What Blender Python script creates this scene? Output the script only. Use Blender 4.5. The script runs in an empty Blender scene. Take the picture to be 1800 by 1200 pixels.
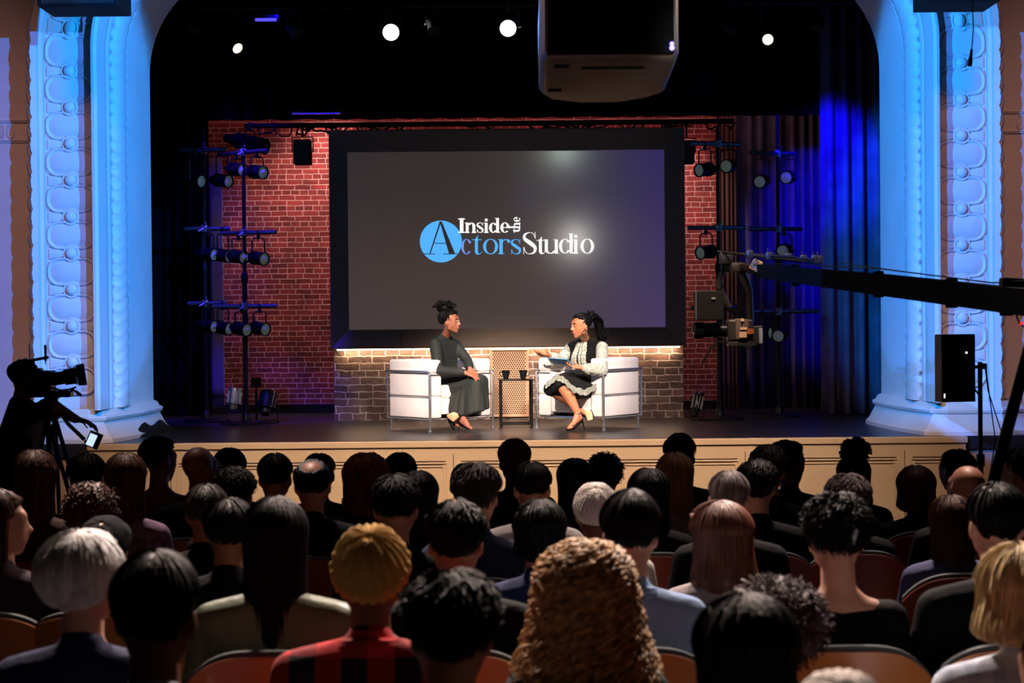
import bpy, bmesh, math, random
from mathutils import Vector, Matrix, noise
R = math.radians
PI = math.pi
random.seed(7)
scn = bpy.context.scene
COL = scn.collection
# ------------------------------------------------------------------ camera
F = 3000.0; STZ = 0.95; CZ = 2.05
pit = 41 / F; rol = R(0.52)
f_ = Vector((0, math.cos(pit), -math.sin(pit))); r0 = Vector((1, 0, 0)); u0 = r0.cross(f_)
r_ = r0 * math.cos(rol) - u0 * math.sin(rol); u_ = u0 * math.cos(rol) + r0 * math.sin(rol)
CP = Vector((0, 0, CZ))
cam = bpy.data.cameras.new('camera'); co = bpy.data.objects.new('camera', cam); COL.objects.link(co)
M = Matrix((r_, u_, -f_)).transposed().to_4x4(); M.translation = CP
co.matrix_world = M
cam.sensor_width = 36; cam.lens = 60; cam.clip_start = 0.1; cam.clip_end = 100
cam.dof.use_dof = True; cam.dof.focus_distance = 16.9; cam.dof.aperture_fstop = 5.0
scn.camera = co
def P(px, py, D):
    d = f_ + r_ * ((px - 900) / F) - u_ * ((py - 600) / F)
    return CP + d * (D / d.y)
# ------------------------------------------------------------------ materials
def lin(c):
    out = []
    for v in c[:3]:
        v = v / 255.0
        out.append(v / 12.92 if v <= 0.04045 else ((v + 0.055) / 1.055) ** 2.4)
    return (*out, 1.0)
MATS = {}
def mat(name, col, rough=0.6, metal=0.0, noise_=None, bump=None, emis=None, es=0.0, coat=0.0, stretch=None, spec=None):
    if name in MATS: return MATS[name]
    m = bpy.data.materials.new(name); m.use_nodes = True
    nt = m.node_tree; b = nt.nodes['Principled BSDF']
    c = lin(col); b.inputs['Base Color'].default_value = c
    b.inputs['Roughness'].default_value = rough; b.inputs['Metallic'].default_value = metal
    if spec is None and sum(col) < 60: spec = .25
    if spec is not None: b.inputs['Specular IOR Level'].default_value = spec
    if coat: b.inputs['Coat Weight'].default_value = coat
    if emis:
        b.inputs['Emission Color'].default_value = lin(emis); b.inputs['Emission Strength'].default_value = es
    tc = None
    def coords():
        nonlocal tc
        if tc is None:
            t = nt.nodes.new('ShaderNodeTexCoord'); mp = nt.nodes.new('ShaderNodeMapping')
            nt.links.new(t.outputs['Object'], mp.inputs[0])
            if stretch: mp.inputs['Scale'].default_value = stretch
            tc = mp.outputs[0]
        return tc
    if noise_:
        n = nt.nodes.new('ShaderNodeTexNoise'); n.inputs['Scale'].default_value = noise_[0]; n.inputs['Detail'].default_value = 5
        nt.links.new(coords(), n.inputs['Vector'])
        r = nt.nodes.new('ShaderNodeValToRGB'); a = noise_[1]
        r.color_ramp.elements[0].position = .3; r.color_ramp.elements[1].position = .7
        r.color_ramp.elements[0].color = (c[0] * (1 - a), c[1] * (1 - a), c[2] * (1 - a), 1)
        r.color_ramp.elements[1].color = (min(1, c[0] * (1 + a)), min(1, c[1] * (1 + a)), min(1, c[2] * (1 + a)), 1)
        nt.links.new(n.outputs[0], r.inputs[0]); nt.links.new(r.outputs[0], b.inputs['Base Color'])
    if bump:
        n = nt.nodes.new('ShaderNodeTexNoise'); n.inputs['Scale'].default_value = bump[0]; n.inputs['Detail'].default_value = 4
        nt.links.new(coords(), n.inputs['Vector'])
        bp = nt.nodes.new('ShaderNodeBump'); bp.inputs['Strength'].default_value = bump[1]; bp.inputs['Distance'].default_value = 0.02
        nt.links.new(n.outputs[0], bp.inputs['Height']); nt.links.new(bp.outputs[0], b.inputs['Normal'])
    MATS[name] = m; return m
def brick_mat(name, c1, c2, mortar, bw, bh, ms, rough=0.8, ncol=None, bumpd=0.012, distort=0.01, axis='xz', nscale=3.0):
    m = bpy.data.materials.new(name); m.use_nodes = True; nt = m.node_tree; b = nt.nodes['Principled BSDF']
    N = nt.nodes.new; L = nt.links.new
    t = N('ShaderNodeTexCoord'); sp = N('ShaderNodeSeparateXYZ'); L(t.outputs['Object'], sp.inputs[0])
    cb = N('ShaderNodeCombineXYZ'); L(sp.outputs[0], cb.inputs[0]); L(sp.outputs[2], cb.inputs[1])
    nz = N('ShaderNodeTexNoise'); nz.inputs['Scale'].default_value = 9; nz.inputs['Detail'].default_value = 3; L(t.outputs['Object'], nz.inputs['Vector'])
    s0 = N('ShaderNodeVectorMath'); s0.operation = 'SUBTRACT'; L(nz.outputs['Color'], s0.inputs[0]); s0.inputs[1].default_value = (.5, .5, .5)
    s1 = N('ShaderNodeVectorMath'); s1.operation = 'SCALE'; L(s0.outputs[0], s1.inputs[0]); s1.inputs['Scale'].default_value = distort * 2
    ad = N('ShaderNodeVectorMath'); L(cb.outputs[0], ad.inputs[0]); L(s1.outputs[0], ad.inputs[1])
    bk = N('ShaderNodeTexBrick'); L(ad.outputs[0], bk.inputs['Vector'])
    bk.inputs['Color1'].default_value = lin(c1); bk.inputs['Color2'].default_value = lin(c2); bk.inputs['Mortar'].default_value = lin(mortar)
    bk.inputs['Scale'].default_value = 1; bk.inputs['Brick Width'].default_value = bw; bk.inputs['Row Height'].default_value = bh
    bk.inputs['Mortar Size'].default_value = ms; bk.inputs['Mortar Smooth'].default_value = .3; bk.inputs['Bias'].default_value = 0
    bk.squash = 0.55; bk.squash_frequency = 3; bk.offset_frequency = 2
    n2 = N('ShaderNodeTexNoise'); n2.inputs['Scale'].default_value = nscale; n2.inputs['Detail'].default_value = 8; n2.inputs['Roughness'].default_value = .7; L(cb.outputs[0], n2.inputs['Vector'])
    rp = N('ShaderNodeValToRGB'); rp.color_ramp.elements[0].position = .38; rp.color_ramp.elements[1].position = .66
    rp.color_ramp.elements[0].color = (.45, .45, .45, 1); rp.color_ramp.elements[1].color = (1.25, 1.2, 1.2, 1); L(n2.outputs[0], rp.inputs[0])
    mx = N('ShaderNodeMix'); mx.data_type = 'RGBA'; mx.blend_type = 'MULTIPLY'; mx.inputs[0].default_value = .8
    L(bk.outputs['Color'], mx.inputs[6]); L(rp.outputs[0], mx.inputs[7]); L(mx.outputs[2], b.inputs['Base Color'])
    inv = N('ShaderNodeMath'); inv.operation = 'SUBTRACT'; inv.inputs[0].default_value = 1; L(bk.outputs['Fac'], inv.inputs[1])
    n3 = N('ShaderNodeTexNoise'); n3.inputs['Scale'].default_value = 30; n3.inputs['Detail'].default_value = 6; L(t.outputs['Object'], n3.inputs['Vector'])
    ma = N('ShaderNodeMath'); ma.operation = 'MULTIPLY_ADD'; L(n3.outputs[0], ma.inputs[0]); ma.inputs[1].default_value = .5; L(inv.outputs[0], ma.inputs[2])
    bp = N('ShaderNodeBump'); bp.inputs['Strength'].default_value = .9; bp.inputs['Distance'].default_value = bumpd; L(ma.outputs[0], bp.inputs['Height']); L(bp.outputs[0], b.inputs['Normal'])
    b.inputs['Roughness'].default_value = rough
    return m
# ------------------------------------------------------------------ mesh helpers
def link(o, parent=None):
    COL.objects.link(o)
    if parent is not None: o.parent = parent
    return o
def tag(o, label=None, cat=None, group=None, kind=None):
    if label: o['label'] = label
    if cat: o['category'] = cat
    if group: o['group'] = group
    if kind: o['kind'] = kind
    return o
def thing(name, label, cat, loc=(0, 0, 0), rotz=0.0, group=None, kind=None, scale=1.0):
    o = bpy.data.objects.new(name, None); o.empty_display_size = .1
    o.location = loc; o.rotation_euler = (0, 0, rotz)
    o.scale = (scale,) * 3 if not hasattr(scale, '__len__') else scale
    link(o); tag(o, label, cat, group, kind); return o
def rootM(o):
    return Matrix.Translation(o.location) @ o.rotation_euler.to_matrix().to_4x4() @ Matrix.Diagonal((*o.scale, 1))
def obj(name, bm, m, parent=None, world=False, smooth=True, label=None, ang=40):
    """one mesh object; world=True: the coordinates are world ones and are moved into the parent's frame"""
    if isinstance(bm, bpy.types.Mesh): me = bm
    else:
        me = bpy.data.meshes.new(name); bm.to_mesh(me); bm.free()
    if world and parent is not None:
        q = parent
        Mx = rootM(q)
        while q.parent is not None:
            q = q.parent; Mx = rootM(q) @ Mx
        me.transform(Mx.inverted())
    o = bpy.data.objects.new(name, me)
    ms = m if isinstance(m, (list, tuple)) else [m]
    me.materials.clear()
    for k in ms: me.materials.append(k)
    if smooth:
        me.polygons.foreach_set('use_smooth', [True] * len(me.polygons))
        if ang:
            try: me.set_sharp_from_angle(angle=R(ang))
            except Exception: pass
    link(o, parent)
    if label: o['label'] = label
    return o
def nb(): return bmesh.new()
def box(bm, c, s, rot=None, bev=0.0, mi=0, seg=2):
    g = bmesh.ops.create_cube(bm, size=1.0)
    vs = g['verts']
    bmesh.ops.scale(bm, vec=s, verts=vs)
    fs = list({f for v in vs for f in v.link_faces})
    if bev > 0:
        es = list({e for v in vs for e in v.link_edges})
        r = bmesh.ops.bevel(bm, geom=es, offset=bev, segments=seg, profile=.5, affect='EDGES')
        fs = list({f for f in r['faces']} | {f for f in fs if f.is_valid})
        vs = list({v for f in fs for v in f.verts})
        # include all connected verts
        seen = set(vs); st = list(vs)
        while st:
            v = st.pop()
            for e in v.link_edges:
                w = e.other_vert(v)
                if w not in seen: seen.add(w); st.append(w)
        vs = list(seen); fs = list({f for v in vs for f in v.link_faces})
    Mx = Matrix.Translation(Vector(c)) @ (rot.to_4x4() if rot is not None else Matrix.Identity(4))
    bmesh.ops.transform(bm, matrix=Mx, verts=vs)
    for f in fs: f.material_index = mi
    return vs
def frame_of(d):
    d = Vector(d).normalized()
    a = Vector((0, 0, 1)) if abs(d.z) < .9 else Vector((1, 0, 0))
    x = d.cross(a).normalized(); y = d.cross(x).normalized()
    return x, y
def tube(bm, pts, r, n=8, mi=0, caps=True, closed=False):
    pts = [Vector(p) for p in pts]; rs = r if hasattr(r, '__len__') else [r] * len(pts)
    rings = []; px = None; L = len(pts)
    for i, p in enumerate(pts):
        if closed: d = pts[(i + 1) % L] - pts[i - 1]
        else: d = pts[min(i + 1, L - 1)] - pts[max(i - 1, 0)]
        if d.length < 1e-9: d = Vector((0, 0, 1))
        d.normalize()
        if px is None: x, y = frame_of(d)
        else:
            x = px - d * px.dot(d)
            if x.length < 1e-6: x, y = frame_of(d)
            x.normalize(); y = d.cross(x)
        px = x
        rings.append([bm.verts.new(p + (x * math.cos(2 * PI * k / n) + y * math.sin(2 * PI * k / n)) * rs[i]) for k in range(n)])
    m = L if closed else L - 1
    for i in range(m):
        a = rings[i]; b = rings[(i + 1) % L]
        for k in range(n):
            f = bm.faces.new((a[k], a[(k + 1) % n], b[(k + 1) % n], b[k])); f.material_index = mi
    if caps and not closed:
        f = bm.faces.new(rings[0][::-1]); f.material_index = mi
        f = bm.faces.new(rings[-1]); f.material_index = mi
    return rings
def lathe(bm, prof, n=24, Mx=None, mi=0, capends=True):
    """prof: (radius, height) along local z"""
    Mx = Mx or Matrix.Identity(4); rings = []
    for (r, z) in prof:
        r = max(r, 1e-4)
        rings.append([bm.verts.new(Mx @ Vector((r * math.cos(2 * PI * k / n), r * math.sin(2 * PI * k / n), z))) for k in range(n)])
    for a, b in zip(rings, rings[1:]):
        for k in range(n):
            f = bm.faces.new((a[k], a[(k + 1) % n], b[(k + 1) % n], b[k])); f.material_index = mi
    if capends:
        f = bm.faces.new(rings[0][::-1]); f.material_index = mi
        f = bm.faces.new(rings[-1]); f.material_index = mi
def aim(loc, d, up=(0, 0, 1)):
    """matrix whose local +z looks along d"""
    d = Vector(d).normalized(); up = Vector(up)
    if abs(d.dot(up)) > .98: up = Vector((0, 1, 0))
    x = up.cross(d).normalized(); y = d.cross(x)
    m = Matrix((x, y, d)).transposed().to_4x4(); m.translation = Vector(loc); return m
def prism(bm, poly, y0, y1, mi=0):
    """poly: list of (x, z); extruded from y0 to y1"""
    a = [bm.verts.new((x, y0, z)) for x, z in poly]; b = [bm.verts.new((x, y1, z)) for x, z in poly]; n = len(poly)
    fs = [bm.faces.new(a), bm.faces.new(b[::-1])]
    for i in range(n): fs.append(bm.faces.new((a[i], b[i], b[(i + 1) % n], a[(i + 1) % n])))
    for f in fs: f.material_index = mi
def fixn(bm): bmesh.ops.recalc_face_normals(bm, faces=bm.faces[:])
def spot(name, loc, tgt, power, col, deg=40, blend=.5, rad=.1):
    l = bpy.data.lights.new(name, 'SPOT'); l.energy = power; l.color = lin(col)[:3]; l.spot_size = R(deg); l.spot_blend = blend; l.shadow_soft_size = rad
    o = bpy.data.objects.new(name, l); link(o)
    o.matrix_world = aim(loc, Vector(loc) - Vector(tgt)); return o
def area(name, loc, tgt, power, col, sx, sy=None):
    l = bpy.data.lights.new(name, 'AREA'); l.energy = power; l.color = lin(col)[:3]; l.size = sx
    if sy: l.shape = 'RECTANGLE'; l.size_y = sy
    o = bpy.data.objects.new(name, l); link(o)
    o.matrix_world = aim(loc, Vector(loc) - Vector(tgt)); return o
def point(name, loc, power, col, rad=.05):
    l = bpy.data.lights.new(name, 'POINT'); l.energy = power; l.color = lin(col)[:3]; l.shadow_soft_size = rad
    o = bpy.data.objects.new(name, l); link(o); o.location = loc; return o
# ------------------------------------------------------------------ organic surfaces
ICO = {}
def ico(sub):
    if sub not in ICO:
        b = nb(); bmesh.ops.create_icosphere(b, subdivisions=sub, radius=1.0); ICO[sub] = [v.co.copy() for v in b.verts]; b.free()
    return ICO[sub]
def H(*pr): return ('h', [(Vector(p), r) for p, r in pr])
def E(c, r, rot=None):
    m = Matrix.Translation(Vector(c)) @ (rot.to_4x4() if rot is not None else Matrix.Identity(4)) @ Matrix.Diagonal((*r, 1)); return ('e', m)
def tf(prims, Mx):
    out = []; s = Mx.to_scale().x
    for k, d in prims:
        if k == 'h': out.append((k, [(Mx @ p, r * s) for p, r in d]))
        else: out.append((k, Mx @ d))
    return out
def inflate(prims, a):
    out = []
    for k, d in prims:
        if k == 'h': out.append((k, [(p, r + a) for p, r in d]))
        else:
            l, q, s = d.decompose(); out.append((k, Matrix.Translation(l) @ q.to_matrix().to_4x4() @ Matrix.Diagonal((s.x + a, s.y + a, s.z + a, 1))))
    return out
def blob(prims, voxel, it=3, name='body'):
    """union of hulls and ellipsoids as one continuous smooth surface"""
    bm = nb()
    for k, d in prims:
        if k == 'h':
            vs = []
            for p, r in d: vs += [bm.verts.new(p + q * r) for q in ico(2)]
            g = bmesh.ops.convex_hull(bm, input=vs)
            dead = [v for v in g['geom_interior'] if isinstance(v, bmesh.types.BMVert) and v.is_valid] + [v for v in g['geom_unused'] if isinstance(v, bmesh.types.BMVert) and v.is_valid]
            if dead: bmesh.ops.delete(bm, geom=list(set(dead)), context='VERTS')
        else:
            g = bmesh.ops.create_icosphere(bm, subdivisions=3, radius=1.0)
            bmesh.ops.transform(bm, matrix=d, verts=g['verts'])
    me = bpy.data.meshes.new(name); bm.to_mesh(me); bm.free()
    o = bpy.data.objects.new('tmp', me); COL.objects.link(o)
    a = o.modifiers.new('r', 'REMESH'); a.mode = 'VOXEL'; a.voxel_size = voxel
    b = o.modifiers.new('s', 'SMOOTH'); b.factor = .5; b.iterations = it
    dg = bpy.context.evaluated_depsgraph_get(); dg.update()
    res = bpy.data.meshes.new_from_object(o.evaluated_get(dg))
    bpy.data.objects.remove(o); bpy.data.meshes.remove(me)
    res.name = name
    return res
def head_prims(fine=True):
    p = [E((0, -.015, .035), (.073, .092, .079)),
         H(((-.034, .05, .03), .034), ((.034, .05, .03), .034), ((-.036, .046, -.022), .030), ((.036, .046, -.022), .030), ((0, .058, -.093), .021), ((-.044, .0, -.058), .022), ((.044, .0, -.058), .022), ((0, -.02, -.03), .05)),
         H(((0, .083, .014), .008), ((0, .103, -.026), .0125)), H(((-.013, .090, -.030), .009), ((.013, .090, -.030), .009), ((0, .098, -.028), .010)),
         E((0, .084, -.053), (.023, .012, .0065)), E((0, .083, -.065), (.020, .011, .007)),
         E((-.076, -.008, -.008), (.010, .019, .030), Matrix.Rotation(R(-18), 3, 'Z')), E((.076, -.008, -.008), (.010, .019, .030), Matrix.Rotation(R(18), 3, 'Z'))]
    return p
def hand_prims(w, d, nrm, side=1, curl=.5, s=1.0, spread=.12):
    """palm and five fingers. w wrist, d pointing direction, nrm palm normal (fingers curl towards it), side +1: thumb on +x side"""
    d = Vector(d).normalized(); nrm = Vector(nrm); nrm = (nrm - d * nrm.dot(d)).normalized(); x = d.cross(nrm).normalized() * side
    w = Vector(w); out = []
    K = [w + (d * (.085 + [0, .006, .002, -.008][i]) + x * (.030 - .020 * i)) * s for i in range(4)]
    out.append(('h', [(w, .021 * s), (w + (d * .03 + x * .024) * s, .013 * s), (K[0], .011 * s), (K[3], .010 * s), (w + (d * .03 - x * .02) * s, .013 * s)]))
    for i in range(4):
        L = [.038, .043, .039, .030][i] * s; p = K[i]; ang = curl * .55 + .06 * i
        dd = d + x * spread * (1 - i * .66)
        r = [.0085, .009, .0085, .0075][i] * s
        for j in range(3):
            dj = (dd * math.cos(ang) + nrm * math.sin(ang)).normalized()
            q = p + dj * L * [1, .7, .55][j]
            out.append(('h', [(p, r * (1 - .07 * j)), (q, r * (.9 - .07 * j))])); p = q; ang += curl * .75
    t0 = w + (d * .022 + x * .024) * s; t1 = t0 + (d * .025 + x * .026 + nrm * .012 * (1 + curl)) * s; t2 = t1 + (d * .028 + x * .008 + nrm * .016 * (1 + curl)) * s
    out.append(('h', [(t0, .013 * s), (t1, .0105 * s)])); out.append(('h', [(t1, .0105 * s), (t2, .0085 * s)]))
    return out
def headM(c, dirv, pitch=0, roll=0, s=1.0):
    dirv = Vector(dirv); yaw = math.atan2(-dirv.x, dirv.y)
    return Matrix.Translation(Vector(c)) @ Matrix.Rotation(yaw, 4, 'Z') @ Matrix.Rotation(pitch, 4, 'X') @ Matrix.Rotation(roll, 4, 'Y') @ Matrix.Scale(s, 4)
# ================================================================== THE SETTING
M_black = mat('matt_black', (6, 6, 7), .8)
M_blackgloss = mat('black_plastic', (16, 16, 18), .35)
M_blackmetal = mat('black_metal', (18, 18, 20), .4, .3)
M_drape = mat('black_velour', (6, 6, 9), .98, noise_=(3, .3))
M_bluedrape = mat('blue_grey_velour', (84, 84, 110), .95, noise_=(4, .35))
M_plaster = mat('painted_plaster', (214, 208, 204), .7, noise_=(2.5, .05), bump=(30, .12))
M_cream = mat('cream_panel_paint', (194, 168, 138), .5, noise_=(2, .05), bump=(40, .03))
M_floor = mat('auditorium_floor', (18, 12, 12), .8, noise_=(6, .3))
M_stage = mat('stage_vinyl', (34, 34, 38), .32, noise_=(1.2, .3), bump=(3, .04), spec=.4)
M_brick = brick_mat('red_brick', (158, 62, 58), (112, 38, 40), (214, 176, 166), .19, .062, .0055, ncol=None, distort=.008)
M_stone = brick_mat('aged_stone_brick', (134, 104, 88), (92, 72, 62), (202, 186, 172), .27, .078, .007, distort=.02, bumpd=.02, nscale=5)
M_chrome = mat('chrome', (215, 215, 218), .16, .9)

def plane_obj(name, pts, m, kind='structure'):
    bm = nb(); vs = [bm.verts.new(p) for p in pts]; bm.faces.new(vs); o = obj(name, bm, m, smooth=False); tag(o, kind=kind); return o
# auditorium floor, gently raked down to the stage
def floorz(y): return .22 - (y - 3.5) * .03
bm = nb(); a = [(-8, -4), (8, -4), (8, 15.45), (-8, 15.45)]
top = [bm.verts.new((x, y, floorz(y))) for x, y in a]; bot = [bm.verts.new((x, y, -.6)) for x, y in a]
bm.faces.new(top)
for i in range(4): bm.faces.new((top[i], bot[i], bot[(i + 1) % 4], top[(i + 1) % 4]))
bm.faces.new(bot[::-1]); fixn(bm)
tag(obj('floor', bm, M_floor, smooth=False), kind='structure')
def slab(name, c, s, m, bev=0, kind='structure'):
    bm = nb(); box(bm, c, s, bev=bev); o = obj(name, bm, m, smooth=False); tag(o, kind=kind); return o
M_hall = mat('hall_wall_paint', (24, 20, 18), .8)
slab('wall_left', (-8.1, 5.7, 3.6), (.2, 19.6, 8.4), M_hall)
slab('wall_right', (8.1, 5.7, 3.6), (.2, 19.6, 8.4), M_hall)
slab('wall_rear', (0, -4.1, 3.6), (16.4, .2, 8.4), M_hall)
M_ceil = mat('dark_ceiling', (16, 15, 16), .9)
slab('ceiling', (0, 8.5, 7.9), (16.4, 25.4, .2), M_ceil)
slab('stage_floor', (0, 18.24, STZ - .06), (13, 5.64, .12), M_stage)
slab('wall_stage_left', (-6.6, 18.6, 3.9), (.2, 6.0, 7.9), M_black)
slab('wall_stage_right', (6.6, 18.6, 3.9), (.2, 6.0, 7.9), M_black)
slab('wall_stage_back', (0, 21.2, 3.9), (13.4, .2, 7.9), M_black)
# painted brick backdrop wall with black skirting
xl, xr = -4.3, P(1262, 450, 20.3).x
zt = 4.95
slab('wall_back', ((xl + xr) / 2, 20.42, (STZ + .1 + zt) / 2), (xr - xl, .24, zt - STZ - .1), M_brick)
slab('baseboard_back', ((xl + xr) / 2, 20.36, STZ + .052), (xr - xl, .2, .1), M_black)
# stage front: cream panelled riser
bm = nb(); SX0, SX1 = -3.82, 4.08; yf = 15.36
box(bm, ((SX0 + SX1) / 2, yf + .06, STZ / 2 - .03), (SX1 - SX0, .12, STZ - .06 + .0))
box(bm, ((SX0 + SX1) / 2, yf + .036, STZ - .03), (SX1 - SX0 + .03, .10, .056), bev=.006)
xs = [P(797, 800, yf).x, P(1310, 800, yf).x, P(1590, 800, yf).x, P(300, 800, yf).x]
xs = sorted(xs + [SX0 + .02, SX1 - .02])
for a, b in zip(xs, xs[1:]):
    x0, x1, z0, z1 = a + .06, b - .06, .2, STZ - .2
    w = .014
    for q in (0, .03):
        box(bm, ((x0 + x1) / 2, yf - .004, z1 - q), (x1 - x0 - 2 * q, .012, w), bev=.003)
        box(bm, ((x0 + x1) / 2, yf - .004, z0 + q), (x1 - x0 - 2 * q, .012, w), bev=.003)
        box(bm, (x0 + q, yf - .004, (z0 + z1) / 2), (w, .012, z1 - z0 - 2 * q + w), bev=.003)
        box(bm, (x1 - q, yf - .004, (z0 + z1) / 2), (w, .012, z1 - z0 - 2 * q + w), bev=.003)
o = obj('stage_front', bm, M_cream, smooth=False); tag(o, kind='structure')
bm = nb()
for x in xs[1:-1]: box(bm, (x, yf - .001, STZ / 2 - .05), (.006, .004, STZ - .14))
box(bm, ((SX0 + SX1) / 2, yf - .001, STZ - .066), (SX1 - SX0, .004, .008))
for a, b in zip(xs, xs[1:]):
    box(bm, ((a + b) / 2, yf - .001, STZ - .185), (b - a - .14, .004, .010)); box(bm, ((a + b) / 2, yf - .0015, STZ - .215), (b - a - .2, .004, .006))
tag(obj('trim_1', bm, mat('panel_joint', (60, 42, 30), .8), smooth=False), kind='structure')
# ------------------------------------------------------------------ proscenium arch
AX = 0.05; HX = 3.68; ZS = 4.53; RC = 1.10; Z0 = STZ + .30
def path(t):
    """point, outward normal along the opening edge, from lower left to lower right; t in metres"""
    L1 = ZS - Z0; L2 = RC * PI / 2; L3 = 2 * (HX - RC)
    if t < L1: return Vector((AX - HX, 0, Z0 + t)), Vector((-1, 0, 0)), Vector((0, 0, 1))
    t -= L1
    if t < L2:
        a = t / RC; n = Vector((-math.cos(a), 0, math.sin(a)))
        return Vector((AX - HX + RC, 0, ZS)) + n * RC, n, Vector((math.sin(a), 0, math.cos(a)))
    t -= L2
    if t < L3: return Vector((AX - HX + RC + t, 0, ZS + RC)), Vector((0, 0, 1)), Vector((1, 0, 0))
    t -= L3
    if t < L2:
        a = t / RC; n = Vector((math.sin(a), 0, math.cos(a)))
        return Vector((AX + HX - RC, 0, ZS)) + n * RC, n, Vector((math.cos(a), 0, -math.sin(a)))
    t -= L2
    return Vector((AX + HX, 0, ZS - t)), Vector((1, 0, 0)), Vector((0, 0, -1))
LT = 2 * (ZS - Z0) + PI * RC + 2 * (HX - RC)
L1 = ZS - Z0; L2 = RC * PI / 2
def tsamples(step):
    ts = []; segs = [(0, L1, .35), (L1, L1 + L2, .08), (L1 + L2, LT - L1 - L2, .5), (LT - L1 - L2, LT - L1, .08), (LT - L1, LT, .35)]
    for a, b, s in segs:
        s = min(s, step); n = max(1, int((b - a) / s))
        ts += [a + (b - a) * i / n for i in range(n)]
    return ts + [LT - 1e-6]
def sweep(bm, prof, ts, closed=False):
    rings = []
    for t in ts:
        p, n, g = path(t)
        rings.append([bm.verts.new(p + n * o + Vector((0, y, 0))) for o, y in prof])
    m = len(prof)
    for a, b in zip(rings, rings[1:]):
        for k in range(m if closed else m - 1):
            bm.faces.new((a[k], a[(k + 1) % m], b[(k + 1) % m], b[k]))
arch = thing('proscenium_arch', 'white plaster proscenium arch around the stage, lit blue', 'arch', (0, 15.5, STZ), kind='structure')
bm = nb()
YB = 15.63   # band face
prof = [(.0, 17.25), (.0, 17.12), (.012, 16.9), (.035, 16.62), (.055, 16.48), (.06, 16.44), (.045, 16.43), (.05, 16.40), (.12, 16.36), (.13, 15.92), (.085, 15.88), (.075, 15.84), (.085, 15.80), (.10, 15.78), (.085, 15.74), (.085, 15.66), (.095, 15.56), (.10, 15.45), (.125, 15.425), (.15, 15.43), (.158, 15.48), (.165, YB), (.62, YB), (.625, 15.57), (.68, 15.57), (.685, 15.60), (.69, 16.05)]
sweep(bm, prof, tsamples(9)); fixn(bm)
obj('moulding', bm, M_plaster, arch, world=True, ang=35)
# twisted rope moulding
bm = nb(); nk = 14; ts = tsamples(.022); rings = []
for t in ts:
    p, n, g = path(t); c = p + n * .082 + Vector((0, 16.12, 0)); ring = []
    for k in range(nk):
        a = 2 * PI * k / nk
        rr = .084 * (1 + .38 * abs(math.sin(t * PI / .115 + a * 2.0)) ** .5)
        ring.append(bm.verts.new(c + n * math.cos(a) * rr * .75 + Vector((0, 1, 0)) * math.sin(a) * rr * 1.9))
    rings.append(ring)
for a, b in zip(rings, rings[1:]):
    for k in range(nk): bm.faces.new((a[k], a[(k + 1) % nk], b[(k + 1) % nk], b[k]))
fixn(bm); obj('rope_moulding', bm, M_plaster, arch, world=True, ang=70)
# carved band: rounded panels, collars and bosses
bm = nb(); pitch = .333; bw = .455; oc = .165 + bw / 2
def band(t, u, v, w):
    p, n, g = path(max(0, min(LT - 1e-5, t + v * (1 if True else 1))))
    return p + n * (oc + u) + Vector((0, YB - w, 0))
def ringstrip(t, outs, mi=0):
    """outs: list of loops of (u,v,w)"""
    loops = [[bm.verts.new(band(t, *q)) for q in lp] for lp in outs]
    for a, b in zip(loops, loops[1:]):
        m = len(a)
        for k in range(m): bm.faces.new((a[k], a[(k + 1) % m], b[(k + 1) % m], b[k]))
    bm.faces.new(loops[-1])
def rrect(hw, hh, r, w, n=6):
    pts = []
    for cx, cy, a0 in ((hw - r, hh - r, 0), (-hw + r, hh - r, 90), (-hw + r, -hh + r, 180), (hw - r, -hh + r, 270)):
        for i in range(n + 1):
            a = R(a0 + 90 * i / n); pts.append((cx + r * math.cos(a), cy + r * math.sin(a), w))
    return pts
def circ(r, w, n=18, du=0, dv=0, sy=1): return [(du + r * math.cos(2 * PI * i / n), dv + r * sy * math.sin(2 * PI * i / n), w) for i in range(n)]
nm = int(LT / pitch); off = (LT - nm * pitch) / 2
for i in range(nm):
    t = off + pitch * (i + .5)
    ringstrip(t, [rrect(.224, .134, .112, 0), rrect(.221, .131, .110, .022), rrect(.210, .120, .102, .030), rrect(.200, .110, .095, .026), rrect(.192, .102, .090, .004), rrect(.17, .085, .08, .022), rrect(.08, .03, .029, .034)])
    if i < nm - 1:
        tb = t + pitch / 2
        ringstrip(tb, [circ(.082, 0), circ(.080, .022), circ(.072, .030), circ(.062, .028), circ(.056, .014), circ(.052, .022), circ(.046, .046), circ(.032, .062), circ(.012, .068)])
        for sg in (-1, 1):
            ringstrip(tb, [[(sg * (.13 + a * .075), b * (.022 + .028 * (a + 1) / 2), w) for a, b in ((-1, -1), (1, -1), (1, 1), (-1, 1))] for w in (0, .018)] + [[(sg * (.13 + a * .066), b * (.014 + .026 * (a + 1) / 2), .024) for a, b in ((-1, -1), (1, -1), (1, 1), (-1, 1))]])
            for bb in (-1, 1):
                ringstrip(tb, [[(sg * (.155 + a * .055), bb * (.062 + .014 * a) + b * .010, w) for a, b in ((-1, -1), (1, -1), (1, 1), (-1, 1))] for w in (0, .016)])
fixn(bm); obj('carved_band', bm, M_plaster, arch, world=True, ang=50)
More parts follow.
